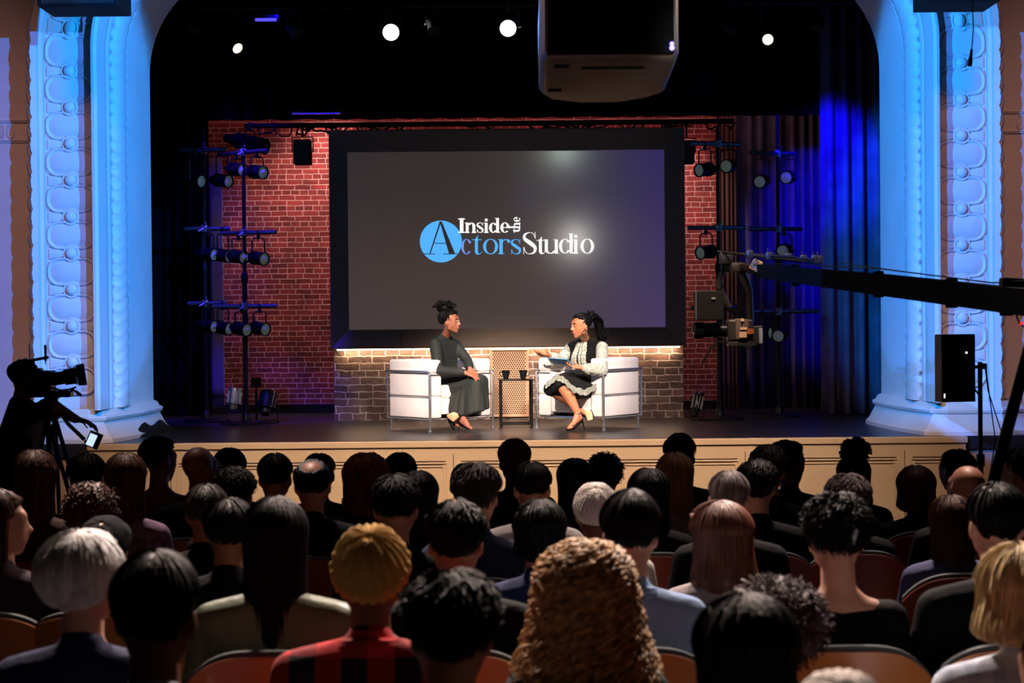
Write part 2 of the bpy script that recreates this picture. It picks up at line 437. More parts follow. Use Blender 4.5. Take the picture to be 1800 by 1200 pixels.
# scalloped outer edge (leafy crest)
bm = nb(); ts = tsamples(.022); rings = []
for t in ts:
    p, n, g = path(t); k = t / (pitch / 2)
    sc = .028 * abs(math.sin(PI * k)) ** .6 + .012 * abs(math.sin(PI * k * 3)); 
    rings.append([bm.verts.new(p + n * q + Vector((0, y, 0))) for q, y in ((.655, 15.60), (.66, 15.50), (.70 + sc * .5, 15.50 - sc * .3), (.715 + sc, 15.56), (.72 + sc, 15.66), (.70, 15.74), (.69, 15.9))])
for a, b in zip(rings, rings[1:]):
    for k in range(6): bm.faces.new((a[k], a[k + 1], b[k + 1], b[k]))
fixn(bm); obj('leaf_edge', bm, M_plaster, arch, world=True, ang=60)
bm = nb()
ts = tsamples(.03); rings = []
for t in ts:
    p, n, g = path(t); k = t / (pitch / 2); s1 = abs(math.sin(PI * k)) ** .7; s2 = .5 + .5 * math.cos(2 * PI * k * 2)
    rings.append([bm.verts.new(p + n * q + Vector((0, y, 0))) for q, y in ((.69, 15.98), (.71, 15.90 - .03 * s2), (.75 + .02 * s1, 15.86 - .03 * s1), (.79, 15.90 - .02 * s2), (.82 + .03 * s1, 15.88), (.85 + .03 * s1, 15.94), (.86 + .03 * s1, 16.05))])
for a, b in zip(rings, rings[1:]):
    for k in range(6): bm.faces.new((a[k], a[k + 1], b[k + 1], b[k]))
fixn(bm); obj('outer_moulding', bm, M_plaster, arch, world=True)
# pedestal bases of the arch
for sg, nm_ in ((-1, 'left'), (1, 'right')):
    bm = nb(); rings = []
    plan = [(3.68, 17.3), (3.68, 16.9), (3.70, 16.4), (3.77, 15.9), (3.83, 15.56), (3.9, 15.50), (4.38, 15.50), (4.6, 15.72), (4.62, 16.1)]
    lv = [(STZ, .15), (STZ + .035, .15), (STZ + .05, .135), (STZ + .075, .11), (STZ + .17, .06), (STZ + .195, .055), (STZ + .20, .075), (STZ + .225, .085), (STZ + .245, .075), (STZ + .25, .05), (STZ + .29, .03), (STZ + .305, .0), (STZ + .31, -.06)]
    for z, d in lv:
        ring = []
        for i, (x, y) in enumerate(plan):
            a = Vector(plan[max(0, i - 1)]); b = Vector(plan[min(len(plan) - 1, i + 1)]); g = (b - a).normalized(); n = Vector((g.y, -g.x))
            # outward = toward the opening / audience
            if n.dot(Vector((4.2, 17)) - Vector((x, y))) > 0: n = -n
            q = Vector((x, y)) + n * d * (.55 if y < 15.55 else 1)
            ring.append(bm.verts.new((AX + sg * q.x, q.y, z)))
        rings.append(ring)
    for a, b in zip(rings, rings[1:]):
        for k in range(len(plan) - 1): bm.faces.new((a[k], a[k + 1], b[k + 1], b[k]))
    fixn(bm); obj('pedestal', bm, M_plaster, arch, world=True, ang=25)
# front wall around the arch
bm = nb(); WX = 8.0; oo = .80
def wallpt(x, z): return bm.verts.new((x, 16.0, z))
ts = tsamples(9); inner = [path(t)[0] + path(t)[1] * oo for t in ts]
inner = [Vector((inner[0].x, 0, -.2))] + inner + [Vector((inner[-1].x, 0, -.2))]
iv = [bm.verts.new((p.x, 16.0, p.z)) for p in inner]
ov = []
for p in inner:
    if p.z <= ZS + .01: ov.append(bm.verts.new((-WX if p.x < 0 else WX, 16.0, p.z)))
    else:
        k = (p.x - AX) / (HX + oo); ov.append(bm.verts.new((max(-WX, min(WX, k * WX * 1.25)), 16.0, 7.9 if abs(k) < .8 else ZS + (7.9 - ZS) * min(1, (1 - abs(k)) / .2))))
for i in range(len(iv) - 1): bm.faces.new((iv[i], iv[i + 1], ov[i + 1], ov[i]))
fixn(bm); tag(obj('wall_front', bm, M_plaster, smooth=False), kind='structure')
# wall below the arch feet on either side of the stage
for sg, i in ((-1, 2), (1, 3)):
    x0 = (SX0 if sg < 0 else SX1)
    slab('trim_%d' % i, ((x0 + sg * 4.95) / 2 + (AX if sg > 0 else 0), 15.62, STZ / 2 - .01), (abs(sg * 4.95 - x0), .32, STZ - .02), mat('plinth_paint', (176, 150, 132), .6, noise_=(2, .08)), bev=.01)
# relief frieze on the outer walls
for sg, i in ((-1, 4), (1, 5)):
    bm = nb(); z = P(20, 231, 16.0).z; xa = AX + sg * 4.56; xb = sg * 7.9
    for dz in (-.1, .1, -.085, .085): box(bm, ((xa + xb) / 2, 15.99, z + dz), (abs(xb - xa), .03, .008))
    x = 4.72
    while x < 7.8:
        for hw, hh, w in ((.030, .065, .012),):
            pass
        for k, (a, r) in enumerate(((0, .032), (.075, .012))):
            xc = AX + sg * (x + a)
            pts = [(xc + r * math.cos(q), 15.985, z + .065 * math.sin(q)) for q in [2 * PI * j / 14 for j in range(14)]]
            tube(bm, pts, .006, 5, closed=True)
        x += .125
    tag(obj('trim_%d' % i, bm, M_plaster), kind='structure')
# ------------------------------------------------------------------ drapes
def drape(name, label, x0, x1, y, z0, z1, m, folds=12, amp=.05, seed=0, swag=0.0, cat='curtain', group=None):
    rnd = random.Random(seed); bm = nb(); nx = folds * 8; nz = 10; ph = [rnd.uniform(-.6, .6) for _ in range(folds + 2)]
    g = []
    cx = (x0 + x1) / 2
    for j in range(nz + 1):
        row = []; v = j / nz
        for i in range(nx + 1):
            u = i / nx; k = u * folds; a = ph[int(k)] * (1 - k % 1) + ph[int(k) + 1] * (k % 1)
            pin = 1 - swag * math.sin(PI * min(1, v * 1.1)) * (1 if swag else 0)
            x = x0 + (x1 - x0) * u
            x = cx + (x - cx) * pin
            row.append(bm.verts.new((x - cx, math.sin((k + a) * 2 * PI) * amp * (.6 + .4 * v), z0 + (z1 - z0) * (1 - v) - z0)))
        g.append(row)
    for j in range(nz):
        for i in range(nx): bm.faces.new((g[j][i], g[j][i + 1], g[j + 1][i + 1], g[j + 1][i]))
    o = obj(name, bm, m, ang=None); o.location = (cx, y, z0); md = o.modifiers.new('t', 'SOLIDIFY'); md.thickness = .008
    tag(o, label, cat, group); return o
def X(px, D): return P(px, 600, D).x
drape('stage_curtain', 'black velour leg curtain behind the left light stands', -6.3, X(372, 19.6), 19.6, STZ + .01, 7.5, M_drape, 16, .06, 1)
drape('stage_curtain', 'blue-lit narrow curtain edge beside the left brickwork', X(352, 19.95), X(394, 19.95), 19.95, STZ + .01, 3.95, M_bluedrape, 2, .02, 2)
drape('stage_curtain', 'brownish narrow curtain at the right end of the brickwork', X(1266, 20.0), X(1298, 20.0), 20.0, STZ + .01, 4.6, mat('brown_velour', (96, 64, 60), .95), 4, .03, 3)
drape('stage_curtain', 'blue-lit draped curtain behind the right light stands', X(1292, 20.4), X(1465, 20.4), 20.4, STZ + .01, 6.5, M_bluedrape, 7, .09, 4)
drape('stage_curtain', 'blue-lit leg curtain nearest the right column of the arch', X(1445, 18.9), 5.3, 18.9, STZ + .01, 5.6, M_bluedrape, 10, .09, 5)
drape('border_curtain', 'wide black border curtain hiding the top of the brick wall', -6.3, 6.3, 19.2, P(900, 207, 19.2).z, 7.7, M_drape, 40, .05, 6)
drape('border_curtain', 'black border curtain hanging just behind the arch top', -6.3, 6.3, 17.75, 5.55, 7.7, M_drape, 40, .05, 8)
# black cloth heaped at the left arch foot
bm = nb(); n1, n2 = 24, 10; g = []
pa = P(185, 772, 15.55); pb = P(288, 752, 17.0)
for i in range(n1 + 1):
    u = i / n1; row = []
    c = pa.lerp(pb, u); w = .03 + .30 * u
    for j in range(n2 + 1):
        v = j / n2 - .5; h = .10 * math.sin(PI * min(1, u * 1.6) * .5) * (math.cos(PI * v)) * (1 + .25 * math.sin(u * 22 + v * 9))
        row.append(bm.verts.new((c.x + v * w * .9, c.y - v * w * .8, STZ + .004 + max(0, h))))
    g.append(row)
for i in range(n1):
    for j in range(n2): bm.faces.new((g[i][j], g[i + 1][j], g[i + 1][j + 1], g[i][j + 1]))
fixn(bm); tag(obj('floor_cloth', bm, M_drape), 'crumpled black cloth on the stage floor at the left arch foot', 'cloth')
# ================================================================== SCREEN UNIT
DS = 18.5
def PL(px, py, D=DS): return P(px, py, D)
fx0, fx1 = -1.965, 1.885                      # frame outer edges
fz0 = P(890, 610.5, DS).z; fz1 = P(890, 226, DS).z
sx0, sx1 = -1.775, 1.675
sz0 = P(890, 577, DS + .1).z; sz1 = P(890, 265, DS + .1).z
cxs = (fx0 + fx1) / 2
scr = thing('video_screen', 'large wide dark-framed screen behind the armchairs showing a white and blue title', 'screen', (cxs, DS, fz0))
M_frame = mat('dark_walnut_frame', (84, 64, 50), .5, noise_=(3, .15), stretch=(1, 1, 8))
bm = nb()
o4 = [(fx0, fz0), (fx1, fz0), (fx1, fz1), (fx0, fz1)]; i4 = [(sx0, sz0), (sx1, sz0), (sx1, sz1), (sx0, sz1)]
def lp(pts, y): return [bm.verts.new((x, y, z)) for x, z in pts]
g = lambda p, a: [(p[0][0] + a, p[0][1] + a), (p[1][0] - a, p[1][1] + a), (p[2][0] - a, p[2][1] - a), (p[3][0] + a, p[3][1] - a)]
L_ = [lp(o4, DS + .35), lp(o4, DS), lp(g(o4, .012), DS - .006), lp(g(i4, -.012), DS + .09), lp(i4, DS + .09), lp(i4, DS + .13)]
for a, b in zip(L_, L_[1:]):
    for k in range(4): bm.faces.new((a[k], a[(k + 1) % 4], b[(k + 1) % 4], b[k]))
bm.faces.new(L_[0]); fixn(bm)
obj('bezel', bm, M_frame, scr, world=True, ang=20)
bm = nb()
for px in (705, 1078):
    a = P(px, 579, DS + .08); b = P(px, 609, DS + .0); box(bm, ((a.x + b.x) / 2, DS + .04, (a.z + b.z) / 2), (.006, .004, .20), rot=Matrix.Rotation(R(-24), 3, 'X'))
obj('bezel_joint', bm, M_black, scr, world=True, smooth=False)
# display surface: dim brown grey glow, violet reflection painted in at right, glossy sheet
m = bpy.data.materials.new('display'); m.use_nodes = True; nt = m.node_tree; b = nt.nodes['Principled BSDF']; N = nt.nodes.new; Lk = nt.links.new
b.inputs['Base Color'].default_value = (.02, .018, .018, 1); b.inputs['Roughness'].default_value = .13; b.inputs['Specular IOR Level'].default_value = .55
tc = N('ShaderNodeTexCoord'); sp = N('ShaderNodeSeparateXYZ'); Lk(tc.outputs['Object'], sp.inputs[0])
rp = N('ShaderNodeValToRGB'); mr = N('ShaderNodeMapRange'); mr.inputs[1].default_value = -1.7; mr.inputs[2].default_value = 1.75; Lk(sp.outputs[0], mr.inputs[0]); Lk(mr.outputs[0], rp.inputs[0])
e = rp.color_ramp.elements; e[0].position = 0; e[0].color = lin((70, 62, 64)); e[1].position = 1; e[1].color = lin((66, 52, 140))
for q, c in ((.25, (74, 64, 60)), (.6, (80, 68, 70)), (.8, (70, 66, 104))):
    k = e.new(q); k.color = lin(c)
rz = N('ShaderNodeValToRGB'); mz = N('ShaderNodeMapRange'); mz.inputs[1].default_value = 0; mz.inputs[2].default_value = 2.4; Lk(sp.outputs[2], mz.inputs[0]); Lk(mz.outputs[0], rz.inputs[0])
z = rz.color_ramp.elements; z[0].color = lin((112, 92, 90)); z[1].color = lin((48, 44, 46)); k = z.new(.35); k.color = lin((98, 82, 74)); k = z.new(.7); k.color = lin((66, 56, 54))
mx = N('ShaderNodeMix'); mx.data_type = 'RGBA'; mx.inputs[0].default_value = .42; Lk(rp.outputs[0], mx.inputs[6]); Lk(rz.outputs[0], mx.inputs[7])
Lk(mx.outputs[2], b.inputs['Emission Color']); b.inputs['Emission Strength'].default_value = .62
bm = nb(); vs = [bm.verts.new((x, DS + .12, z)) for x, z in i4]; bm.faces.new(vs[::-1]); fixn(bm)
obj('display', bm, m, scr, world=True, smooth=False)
# ------------------------------------------------------------------ logo (strokes built by hand, in the plane of the display)
def LG(X_, Y_): 
    p = P(720 + X_ / 5.143, 360 + Y_ / 5.143, DS + .12); return p
class G:
    def __init__(s): s.bm = nb(); s.k = 0
    def poly(s, pts, lift=0):
        s.k += 1; y = DS + .1135 - lift
        vs = []
        for p in pts:
            q = LG(*p); vs.append(s.bm.verts.new((q.x, y, q.z)))
        f = s.bm.faces.new(vs); return f
    def rect(s, x0, y0, x1, y1): s.poly([(x0, y0), (x1, y0), (x1, y1), (x0, y1)])
    def ell(s, cx, cy, rx, ry, n=40): s.poly([(cx + rx * math.cos(2 * PI * i / n), cy + ry * math.sin(2 * PI * i / n)) for i in range(n)])
    def ring(s, cx, cy, rx, ry, tx, ty, a0=0, a1=360, n=44):
        """contrast ring: thickness tx at the sides, ty at top and bottom"""
        pr = None
        for i in range(n + 1):
            a = R(a0 + (a1 - a0) * i / n); c, d = math.cos(a), -math.sin(a)
            o = (cx + rx * c, cy + ry * d); q = (cx + (rx - tx) * c, cy + (ry - ty) * d)
            if pr: s.poly([pr[0], o, q, pr[1]])
            pr = (o, q)
    def stroke(s, pts):
        """pts: (x, y, width)"""
        n = len(pts); out = []
        # smooth by catmull-rom
        sm = []
        for i in range(n - 1):
            p0 = pts[max(0, i - 1)]; p1 = pts[i]; p2 = pts[i + 1]; p3 = pts[min(n - 1, i + 2)]
            for j in range(8):
                t = j / 8; sm.append(tuple(.5 * (2 * b_ + (-a_ + c_) * t + (2 * a_ - 5 * b_ + 4 * c_ - d_) * t * t + (-a_ + 3 * b_ - 3 * c_ + d_) * t ** 3) for a_, b_, c_, d_ in zip(p0, p1, p2, p3)))
        sm.append(pts[-1]); pr = None
        for i, (x, y, w) in enumerate(sm):
            a = sm[max(0, i - 1)]; b_ = sm[min(len(sm) - 1, i + 1)]; dx, dy = b_[0] - a[0], b_[1] - a[1]; l = math.hypot(dx, dy) or 1
            nx, ny = -dy / l * w / 2, dx / l * w / 2; cur = ((x + nx, y + ny), (x - nx, y - ny))
            if pr: s.poly([pr[0], cur[0], cur[1], pr[1]])
            pr = cur
    def put(s, name, m, par): fixn(s.bm); return obj(name, s.bm, m, par, world=True, smooth=False)
def g_stem(g, x0, x1, top, base, w, sl=True, sr=True, th=6, serif=10, topserif='l'):
    g.rect(x0, top, x1, base)
    g.rect(x0 - serif, base - th, x1 + serif, base)
    if topserif == 'l': g.rect(x0 - serif, top, x0, top + th)
    if topserif == 'b': g.rect(x0 - serif, top, x1 + serif, top + th)
def g_n(g, x0, x1, top, base, w, th=6):
    g_stem(g, x0 + 8, x0 + 8 + w, top, base, w, serif=8, th=th); g.rect(x1 - 8 - w, top + 26 * (base - top) / 90, x1 - 8, base); g.rect(x1 - 16 - w, base - th, x1, base)
    cx = (x0 + 8 + w + x1 - 8) / 2; rx = (x1 - 8 - (x0 + 8 + w * .6)) / 2
    g.ring(x1 - 8 - rx, top + 28 * (base - top) / 90, rx, 28 * (base - top) / 90, w, th * 1.4, 0, 165)
def g_u(g, x0, x1, top, base, w, th=6):
    g.rect(x0 + 6, top, x0 + 6 + w, base - 30); g.rect(x0 - 4, top, x0 + 6, top + th)
    g.rect(x1 - 6 - w, top, x1 - 6, base); g.rect(x1 - 16 - w, top, x1 - 6 - w, top + th); g.rect(x1 - 6, base - th, x1 + 4, base)
    rx = (x1 - 6 - w * .5 - (x0 + 6)) / 2; g.ring(x0 + 6 + rx, base - 32, rx, 32, w, th * 1.4, 180, 350)
def g_h(g, x0, x1, asc, xt, base, w, th=6):
    g_n(g, x0, x1, xt, base, w, th); g.rect(x0 + 8, asc, x0 + 8 + w, xt + 10); g.rect(x0, asc, x0 + 8, asc + th)
def g_i(g, x0, x1, top, base, w, dot, th=6): g_stem(g, x0 + 8, x0 + 8 + w, top, base, w, serif=9, th=th); g.ell(x0 + 8 + w / 2, dot, w * .55, w * .55, 20)
def g_d(g, x0, x1, asc, xt, base, w, th=6):
    g.rect(x1 - 10 - w, asc, x1 - 10, base); g.rect(x1 - 20 - w, asc, x1 - 10 - w, asc + th); g.rect(x1 - 10, base - th, x1 + 2, base)
    rx = (x1 - 10 - w * .5 - x0) / 2; g.ring(x0 + rx, (xt + base) / 2, rx, (base - xt) / 2 + 1, w, th, 35, 325)
def g_o(g, x0, x1, xt, base, w, th=6): g.ring((x0 + x1) / 2, (xt + base) / 2, (x1 - x0) / 2, (base - xt) / 2 + 3, w, th)
def g_e(g, x0, x1, xt, base, w, th=6):
    cx, cy, rx, ry = (x0 + x1) / 2, (xt + base) / 2, (x1 - x0) / 2, (base - xt) / 2 + 2
    g.ring(cx, cy, rx, ry, w, th, 0, 318); g.rect(cx - rx + w * .6, cy - th / 2, cx + rx - 1, cy + th / 2)
def g_c(g, x0, x1, xt, base, w, th=6):
    cx, cy, rx, ry = (x0 + x1) / 2, (xt + base) / 2, (x1 - x0) / 2, (base - xt) / 2 + 2
    g.ring(cx, cy, rx, ry, w, th, 42, 322); g.ell(cx + rx * .68, cy - ry * .58, w * .5, w * .5, 18)
def g_r(g, x0, x1, xt, base, w, th=6):
    g_stem(g, x0 + 12, x0 + 12 + w, xt, base, w, serif=13, th=th); g.stroke([(x0 + 12 + w * .8, xt + 32, 5), (x0 + 22 + w, xt + 8, 8), (x1 - 18, xt + 5, 9)]); g.ell(x1 - 12, xt + 18, w * .48, w * .48, 18)
def g_t(g, x0, x1, top, xt, base, w, th=6):
    xs = x0 + (x1 - x0) * .30
    g.poly([(xs, xt), (xs + w, top), (xs + w, base - 20), (xs, base - 20)]); g.rect(x0, xt, x1 - 4, xt + th)
    g.stroke([(xs + w / 2, base - 24, w), (xs + w * .75, base - 8, w * .8), (xs + w * 1.5, base - 3, 7), (x1, base - 22, 4)])
def g_s(g, x0, x1, top, base, w, th=6):
    W = x1 - x0; Hh = base - top; m_ = lambda u, v: (x0 + W * u, top + Hh * v)
    g.stroke([(*m_(.88, .24), 5), (*m_(.72, .06), 6), (*m_(.45, .02), 6), (*m_(.16, .12), w * .6), (*m_(.14, .30), w * .85), (*m_(.5, .48), w * 1.1), (*m_(.86, .68), w * .9), (*m_(.82, .90), w * .6), (*m_(.5, .985), 6), (*m_(.24, .92), 6), (*m_(.08, .70), 5)])
    g.rect(x1 - W * .14, top - 1, x1 - W * .10, top + Hh * .30); g.rect(x0 + W * .06, base - Hh * .32, x0 + W * .10, base + 1)
M_lw = mat('logo_white', (240, 238, 234), .5, emis=(250, 246, 240), es=1.0)
M_lb = mat('logo_blue', (80, 170, 240), .5, emis=(84, 176, 246), es=1.0)
M_lc = mat('logo_dark', (60, 50, 48), .5, emis=(66, 54, 50), es=.5)
M_lp = mat('logo_violet_blue', (110, 140, 225), .5, emis=(112, 146, 232), es=1.0)
gg = G(); gg.ell(283, 331, 190, 189, 72); gg.put('logo_circle', M_lb, scr)
gg = G()
for f in (lambda: gg.poly([(272, 150), (291, 150), (412, 441), (356, 441)], .002), lambda: gg.poly([(272, 150), (284, 160), (190, 441), (179, 441)], .002), lambda: gg.poly([(222, 343), (330, 343), (332, 350), (219, 350)], .002), lambda: gg.poly([(124, 440), (232, 440), (232, 447), (124, 447)], .002), lambda: gg.poly([(304, 440), (440, 440), (440, 447), (304, 447)], .002)): f()
gg.put('logo_letter', M_lc, scr)
gg = G(); gg.rect(438, 123, 502, 132); gg.rect(438, 243, 502, 252); gg.rect(454, 123, 487, 252)
g_n(gg, 500, 602, 160, 252, 26, 7); gg.put('logo_letter', M_lw, scr)
gg = G(); g_s(gg, 606, 668, 160, 251, 20, 7); gg.put('logo_letter', M_lw, scr)
gg = G(); g_i(gg, 672, 716, 162, 252, 26, 137, 7); gg.put('logo_letter', M_lw, scr)
gg = G(); g_d(gg, 718, 818, 118, 162, 252, 26, 7); gg.put('logo_letter', M_lw, scr)
gg = G(); g_e(gg, 820, 904, 160, 250, 26, 7); gg.put('logo_letter', M_lw, scr)
# the small vertical word, read upwards: local (a along upwards, b across) -> X = 998 - (base - b), Y = 255 - a
class GV(G):
    def poly(s, pts, lift=0): return G.poly(s, [(998 - (100 - y), 255 - x) for x, y in pts][::-1], lift)
gv = GV(); g_t(gv, 0, 42, 32, 46, 100, 15, 5); gv.put('logo_letter', M_lw, scr)
gv = GV(); g_h(gv, 38, 100, 4, 44, 100, 15, 5); gv.put('logo_letter', M_lw, scr)
gv = GV(); g_e(gv, 102, 146, 44, 100, 14, 5); gv.put('logo_letter', M_lw, scr)
for fn, a, mm in ((g_c, (468, 560, 310, 445, 22), M_lp), (g_t, (562, 658, 272, 312, 446, 27), M_lb), (g_o, (664, 800, 310, 443, 27), M_lb), (g_r, (800, 908, 310, 444, 30), M_lb), (g_s, (914, 1008, 310, 445, 25), M_lb),
                  (g_s, (1022, 1150, 246, 446, 34), M_lw), (g_t, (1146, 1222, 284, 318, 442, 27), M_lw), (g_u, (1216, 1346, 312, 441, 28), M_lw), (g_d, (1350, 1484, 258, 308, 438, 28), M_lw), (g_i, (1480, 1546, 312, 438, 28, 284), M_lw), (g_o, (1544, 1668, 308, 438, 28), M_lw)):
    gg = G(); fn(gg, *a); gg.put('logo_letter', mm, scr)
# ------------------------------------------------------------------ low stone wall under the screen
kw = thing('knee_wall', 'low whitewashed stone brick wall below the big screen', 'wall', (cxs, DS + .1, STZ))
bm = nb(); box(bm, (cxs, DS + .22, (STZ + fz0) / 2 + .0), (fx1 - fx0 - .04, .2, fz0 - STZ - .002)); obj('masonry', bm, M_stone, kw, world=True, smooth=False)
bm = nb(); box(bm, (cxs, DS + .075, fz0 - .012), (fx1 - fx0 - .12, .02, .014)); obj('light_strip', bm, mat('warm_strip', (255, 220, 180), .5, emis=(255, 214, 172), es=14), kw, world=True, smooth=False)
# perforated panel in the middle
pp = thing('vent_panel', 'tan perforated metal panel in the stone wall between the armchairs', 'panel', (P(896, 700, DS + .1).x, DS + .1, STZ))
xa, xb = P(866, 700, DS + .09).x, P(926, 700, DS + .09).x; za, zb = P(896, 729, DS + .09).z, P(896, 616, DS + .09).z
M_tan = mat('tan_metal', (196, 150, 116), .45, noise_=(6, .08))
bm = nb(); box(bm, ((xa + xb) / 2, DS + .105, (za + zb) / 2), (xb - xa + .05, .02, zb - za + .04), bev=.004); obj('sheet', bm, M_tan, pp, world=True, smooth=False)
bm = nb()
for x in (xa - .012, xb + .012): box(bm, (x, DS + .09, (za + zb) / 2), (.022, .02, zb - za + .04), bev=.004)
for z in (za - .01, zb + .01): box(bm, ((xa + xb) / 2, DS + .089, z), (xb - xa + .045, .022, .022), bev=.004)
obj('frame', bm, M_tan, pp, world=True, smooth=False)
bm = nb(); px_ = .0245; row = 0; z = za + .016
while z < zb - .01:
    x = xa + .012 + (px_ / 2 if row % 2 else 0)
    while x < xb - .008:
        vs = [bm.verts.new((x + .0078 * math.cos(2 * PI * k / 8), DS + .0935, z + .0078 * math.sin(2 * PI * k / 8))) for k in range(8)]; bm.faces.new(vs); x += px_
    z += px_ * .866; row += 1
obj('perforation', bm, mat('hole_dark', (20, 14, 12), .9), pp, world=True, smooth=False)
# ================================================================== ARMCHAIRS
M_leather = mat('white_leather', (232, 222, 220), .45, noise_=(8, .03), bump=(22, .10))
def make_armchair(label, loc, face):
    rz = math.atan2(-face[0], face[1])
    t = thing('armchair', label, 'armchair', loc, rz, 'white armchairs on stage')
    W, D, Hh = .78, .66, .70; zb = .125
    def cb(name, c, s, bev=.025): 
        bm = nb(); box(bm, c, s, bev=bev, seg=4); return obj(name, bm, M_leather, t)
    for sx in (-1, 1):
        x = sx * (W / 2 - .075)
        cb('arm_cushion', (x, 0, .635), (.15, D, .13)); cb('arm_cushion', (x, 0, .455), (.146, D - .004, .225), .018); cb('arm_cushion', (x, 0, .235), (.146, D - .004, .215), .018)
    cb('back_cushion', (0, -D / 2 + .08, .56), (W - .30, .16, .28), .03)
    cb('seat_cushion', (0, .075, .385), (W - .304, D - .17, .13), .03); cb('seat_cushion', (0, .075, .24), (W - .304, D - .17, .16), .02)
    cb('back_panel', (0, -D / 2 + .08, .27), (W - .30, .15, .29), .02)
    bm = nb(); r = .0125; x0 = W / 2 + .012; yf_ = D / 2 + .008; yb = -D / 2 - .01; zr = .585
    for sx in (-1, 1):
        x = sx * x0
        # front leg bending back into the top rail
        pts = [(x, yf_, 0), (x, yf_, zr - .03), (x, yf_ - .01, zr - .008), (x, yf_ - .035, zr), (x, yb - .02, zr)]
        tube(bm, pts, r, 10)
        tube(bm, [(x, yb + .06, 0), (x, yb + .06, zb)], r, 10)
        tube(bm, [(x, yf_, .345), (x, yb, .345)], .006, 8)
        tube(bm, [(x, yf_, zb - .01), (x, yb, zb - .01)], .009, 8)
        tube(bm, [(x, yf_, zr - .03), (sx * (W / 2 - .16), yf_, zr - .03)], .005, 6)
        tube(bm, [(x, yb, zb - .01), (x, yb, zr)], .009, 8)
    tube(bm, [(-x0, yb, zr), (x0, yb, zr)], .010, 8); tube(bm, [(-x0, yb, zb - .01), (x0, yb, zb - .01)], .009, 8); tube(bm, [(-x0, yb, .345), (x0, yb, .345)], .006, 8)
    tube(bm, [(-x0, yf_ - .02, zb - .008), (x0, yf_ - .02, zb - .008)], .009, 8)
    obj('tube_frame', bm, M_chrome, t)
    for sx in (-1, 1):
        for y in (yf_, yb + .06):
            bm = nb(); lathe(bm, [(.022, 0), (.022, .008), (.016, .014), (.013, .02)], 14, Matrix.Translation((sx * x0, y, 0))); obj('foot', bm, M_chrome, t)
    bm = nb(); box(bm, (0, 0, zb + .0), (W - .02, D - .02, .012)); obj('underframe', bm, M_black, t, smooth=False)
    return t
CA = Vector((-.725, 17.09, STZ)); FA = Vector((.66, -.75, 0)).normalized()
CB = Vector((.765, 17.09, STZ)); FB = Vector((-.60, -.80, 0)).normalized()
make_armchair('white leather armchair with chrome frame, under the woman in black', CA, FA)
make_armchair('white leather armchair with chrome frame, under the woman holding cards', CB, FB)
# ------------------------------------------------------------------ side table and cups
tb = Vector((P(907, 700, 17.35).x, 17.35, STZ)); st = thing('side_table', 'slim black metal side table between the white armchairs', 'table', tb, R(3))
w, h = .31, .475
bm = nb(); box(bm, (0, 0, h), (w + .04, .31, .016), bev=.003); obj('tabletop', bm, M_blackmetal, st, smooth=False)
for sx in (-1, 1):
    for sy in (-1, 1):
        bm = nb(); box(bm, (sx * w / 2, sy * .13, h / 2), (.02, .02, h - .01), bev=.002); obj('leg', bm, M_blackmetal, st, smooth=False)
for sy in (-1, 1):
    bm = nb(); box(bm, (0, sy * .13, .03), (w - .02, .018, .018)); obj('stretcher', bm, M_blackmetal, st, smooth=False)
for sx in (-1, 1):
    bm = nb(); box(bm, (sx * w / 2, 0, .03), (.018, .24, .018)); obj('stretcher', bm, M_blackmetal, st, smooth=False)
M_mug = mat('black_ceramic', (16, 18, 18), .25)
for dx, s, lab in ((-.10, -1, 'black mug at the left end of the side table'), (.075, 1, 'black mug at the right end of the side table')):
    t = thing('mug', lab, 'mug', (tb.x + dx, tb.y - .02, STZ + h + .009), 0, 'black mugs on the side table')
    bm = nb(); lathe(bm, [(.022, 0), (.026, .003), (.034, .04), (.043, .088), (.040, .088), (.031, .04), (.022, .008)], 28); obj('cup', bm, M_mug, t)
    bm = nb(); tube(bm, [(s * .036, 0, .07), (s * .058, 0, .072), (s * .064, 0, .052), (s * .052, 0, .03), (s * .032, 0, .026)], .005, 8); obj('handle', bm, M_mug, t)
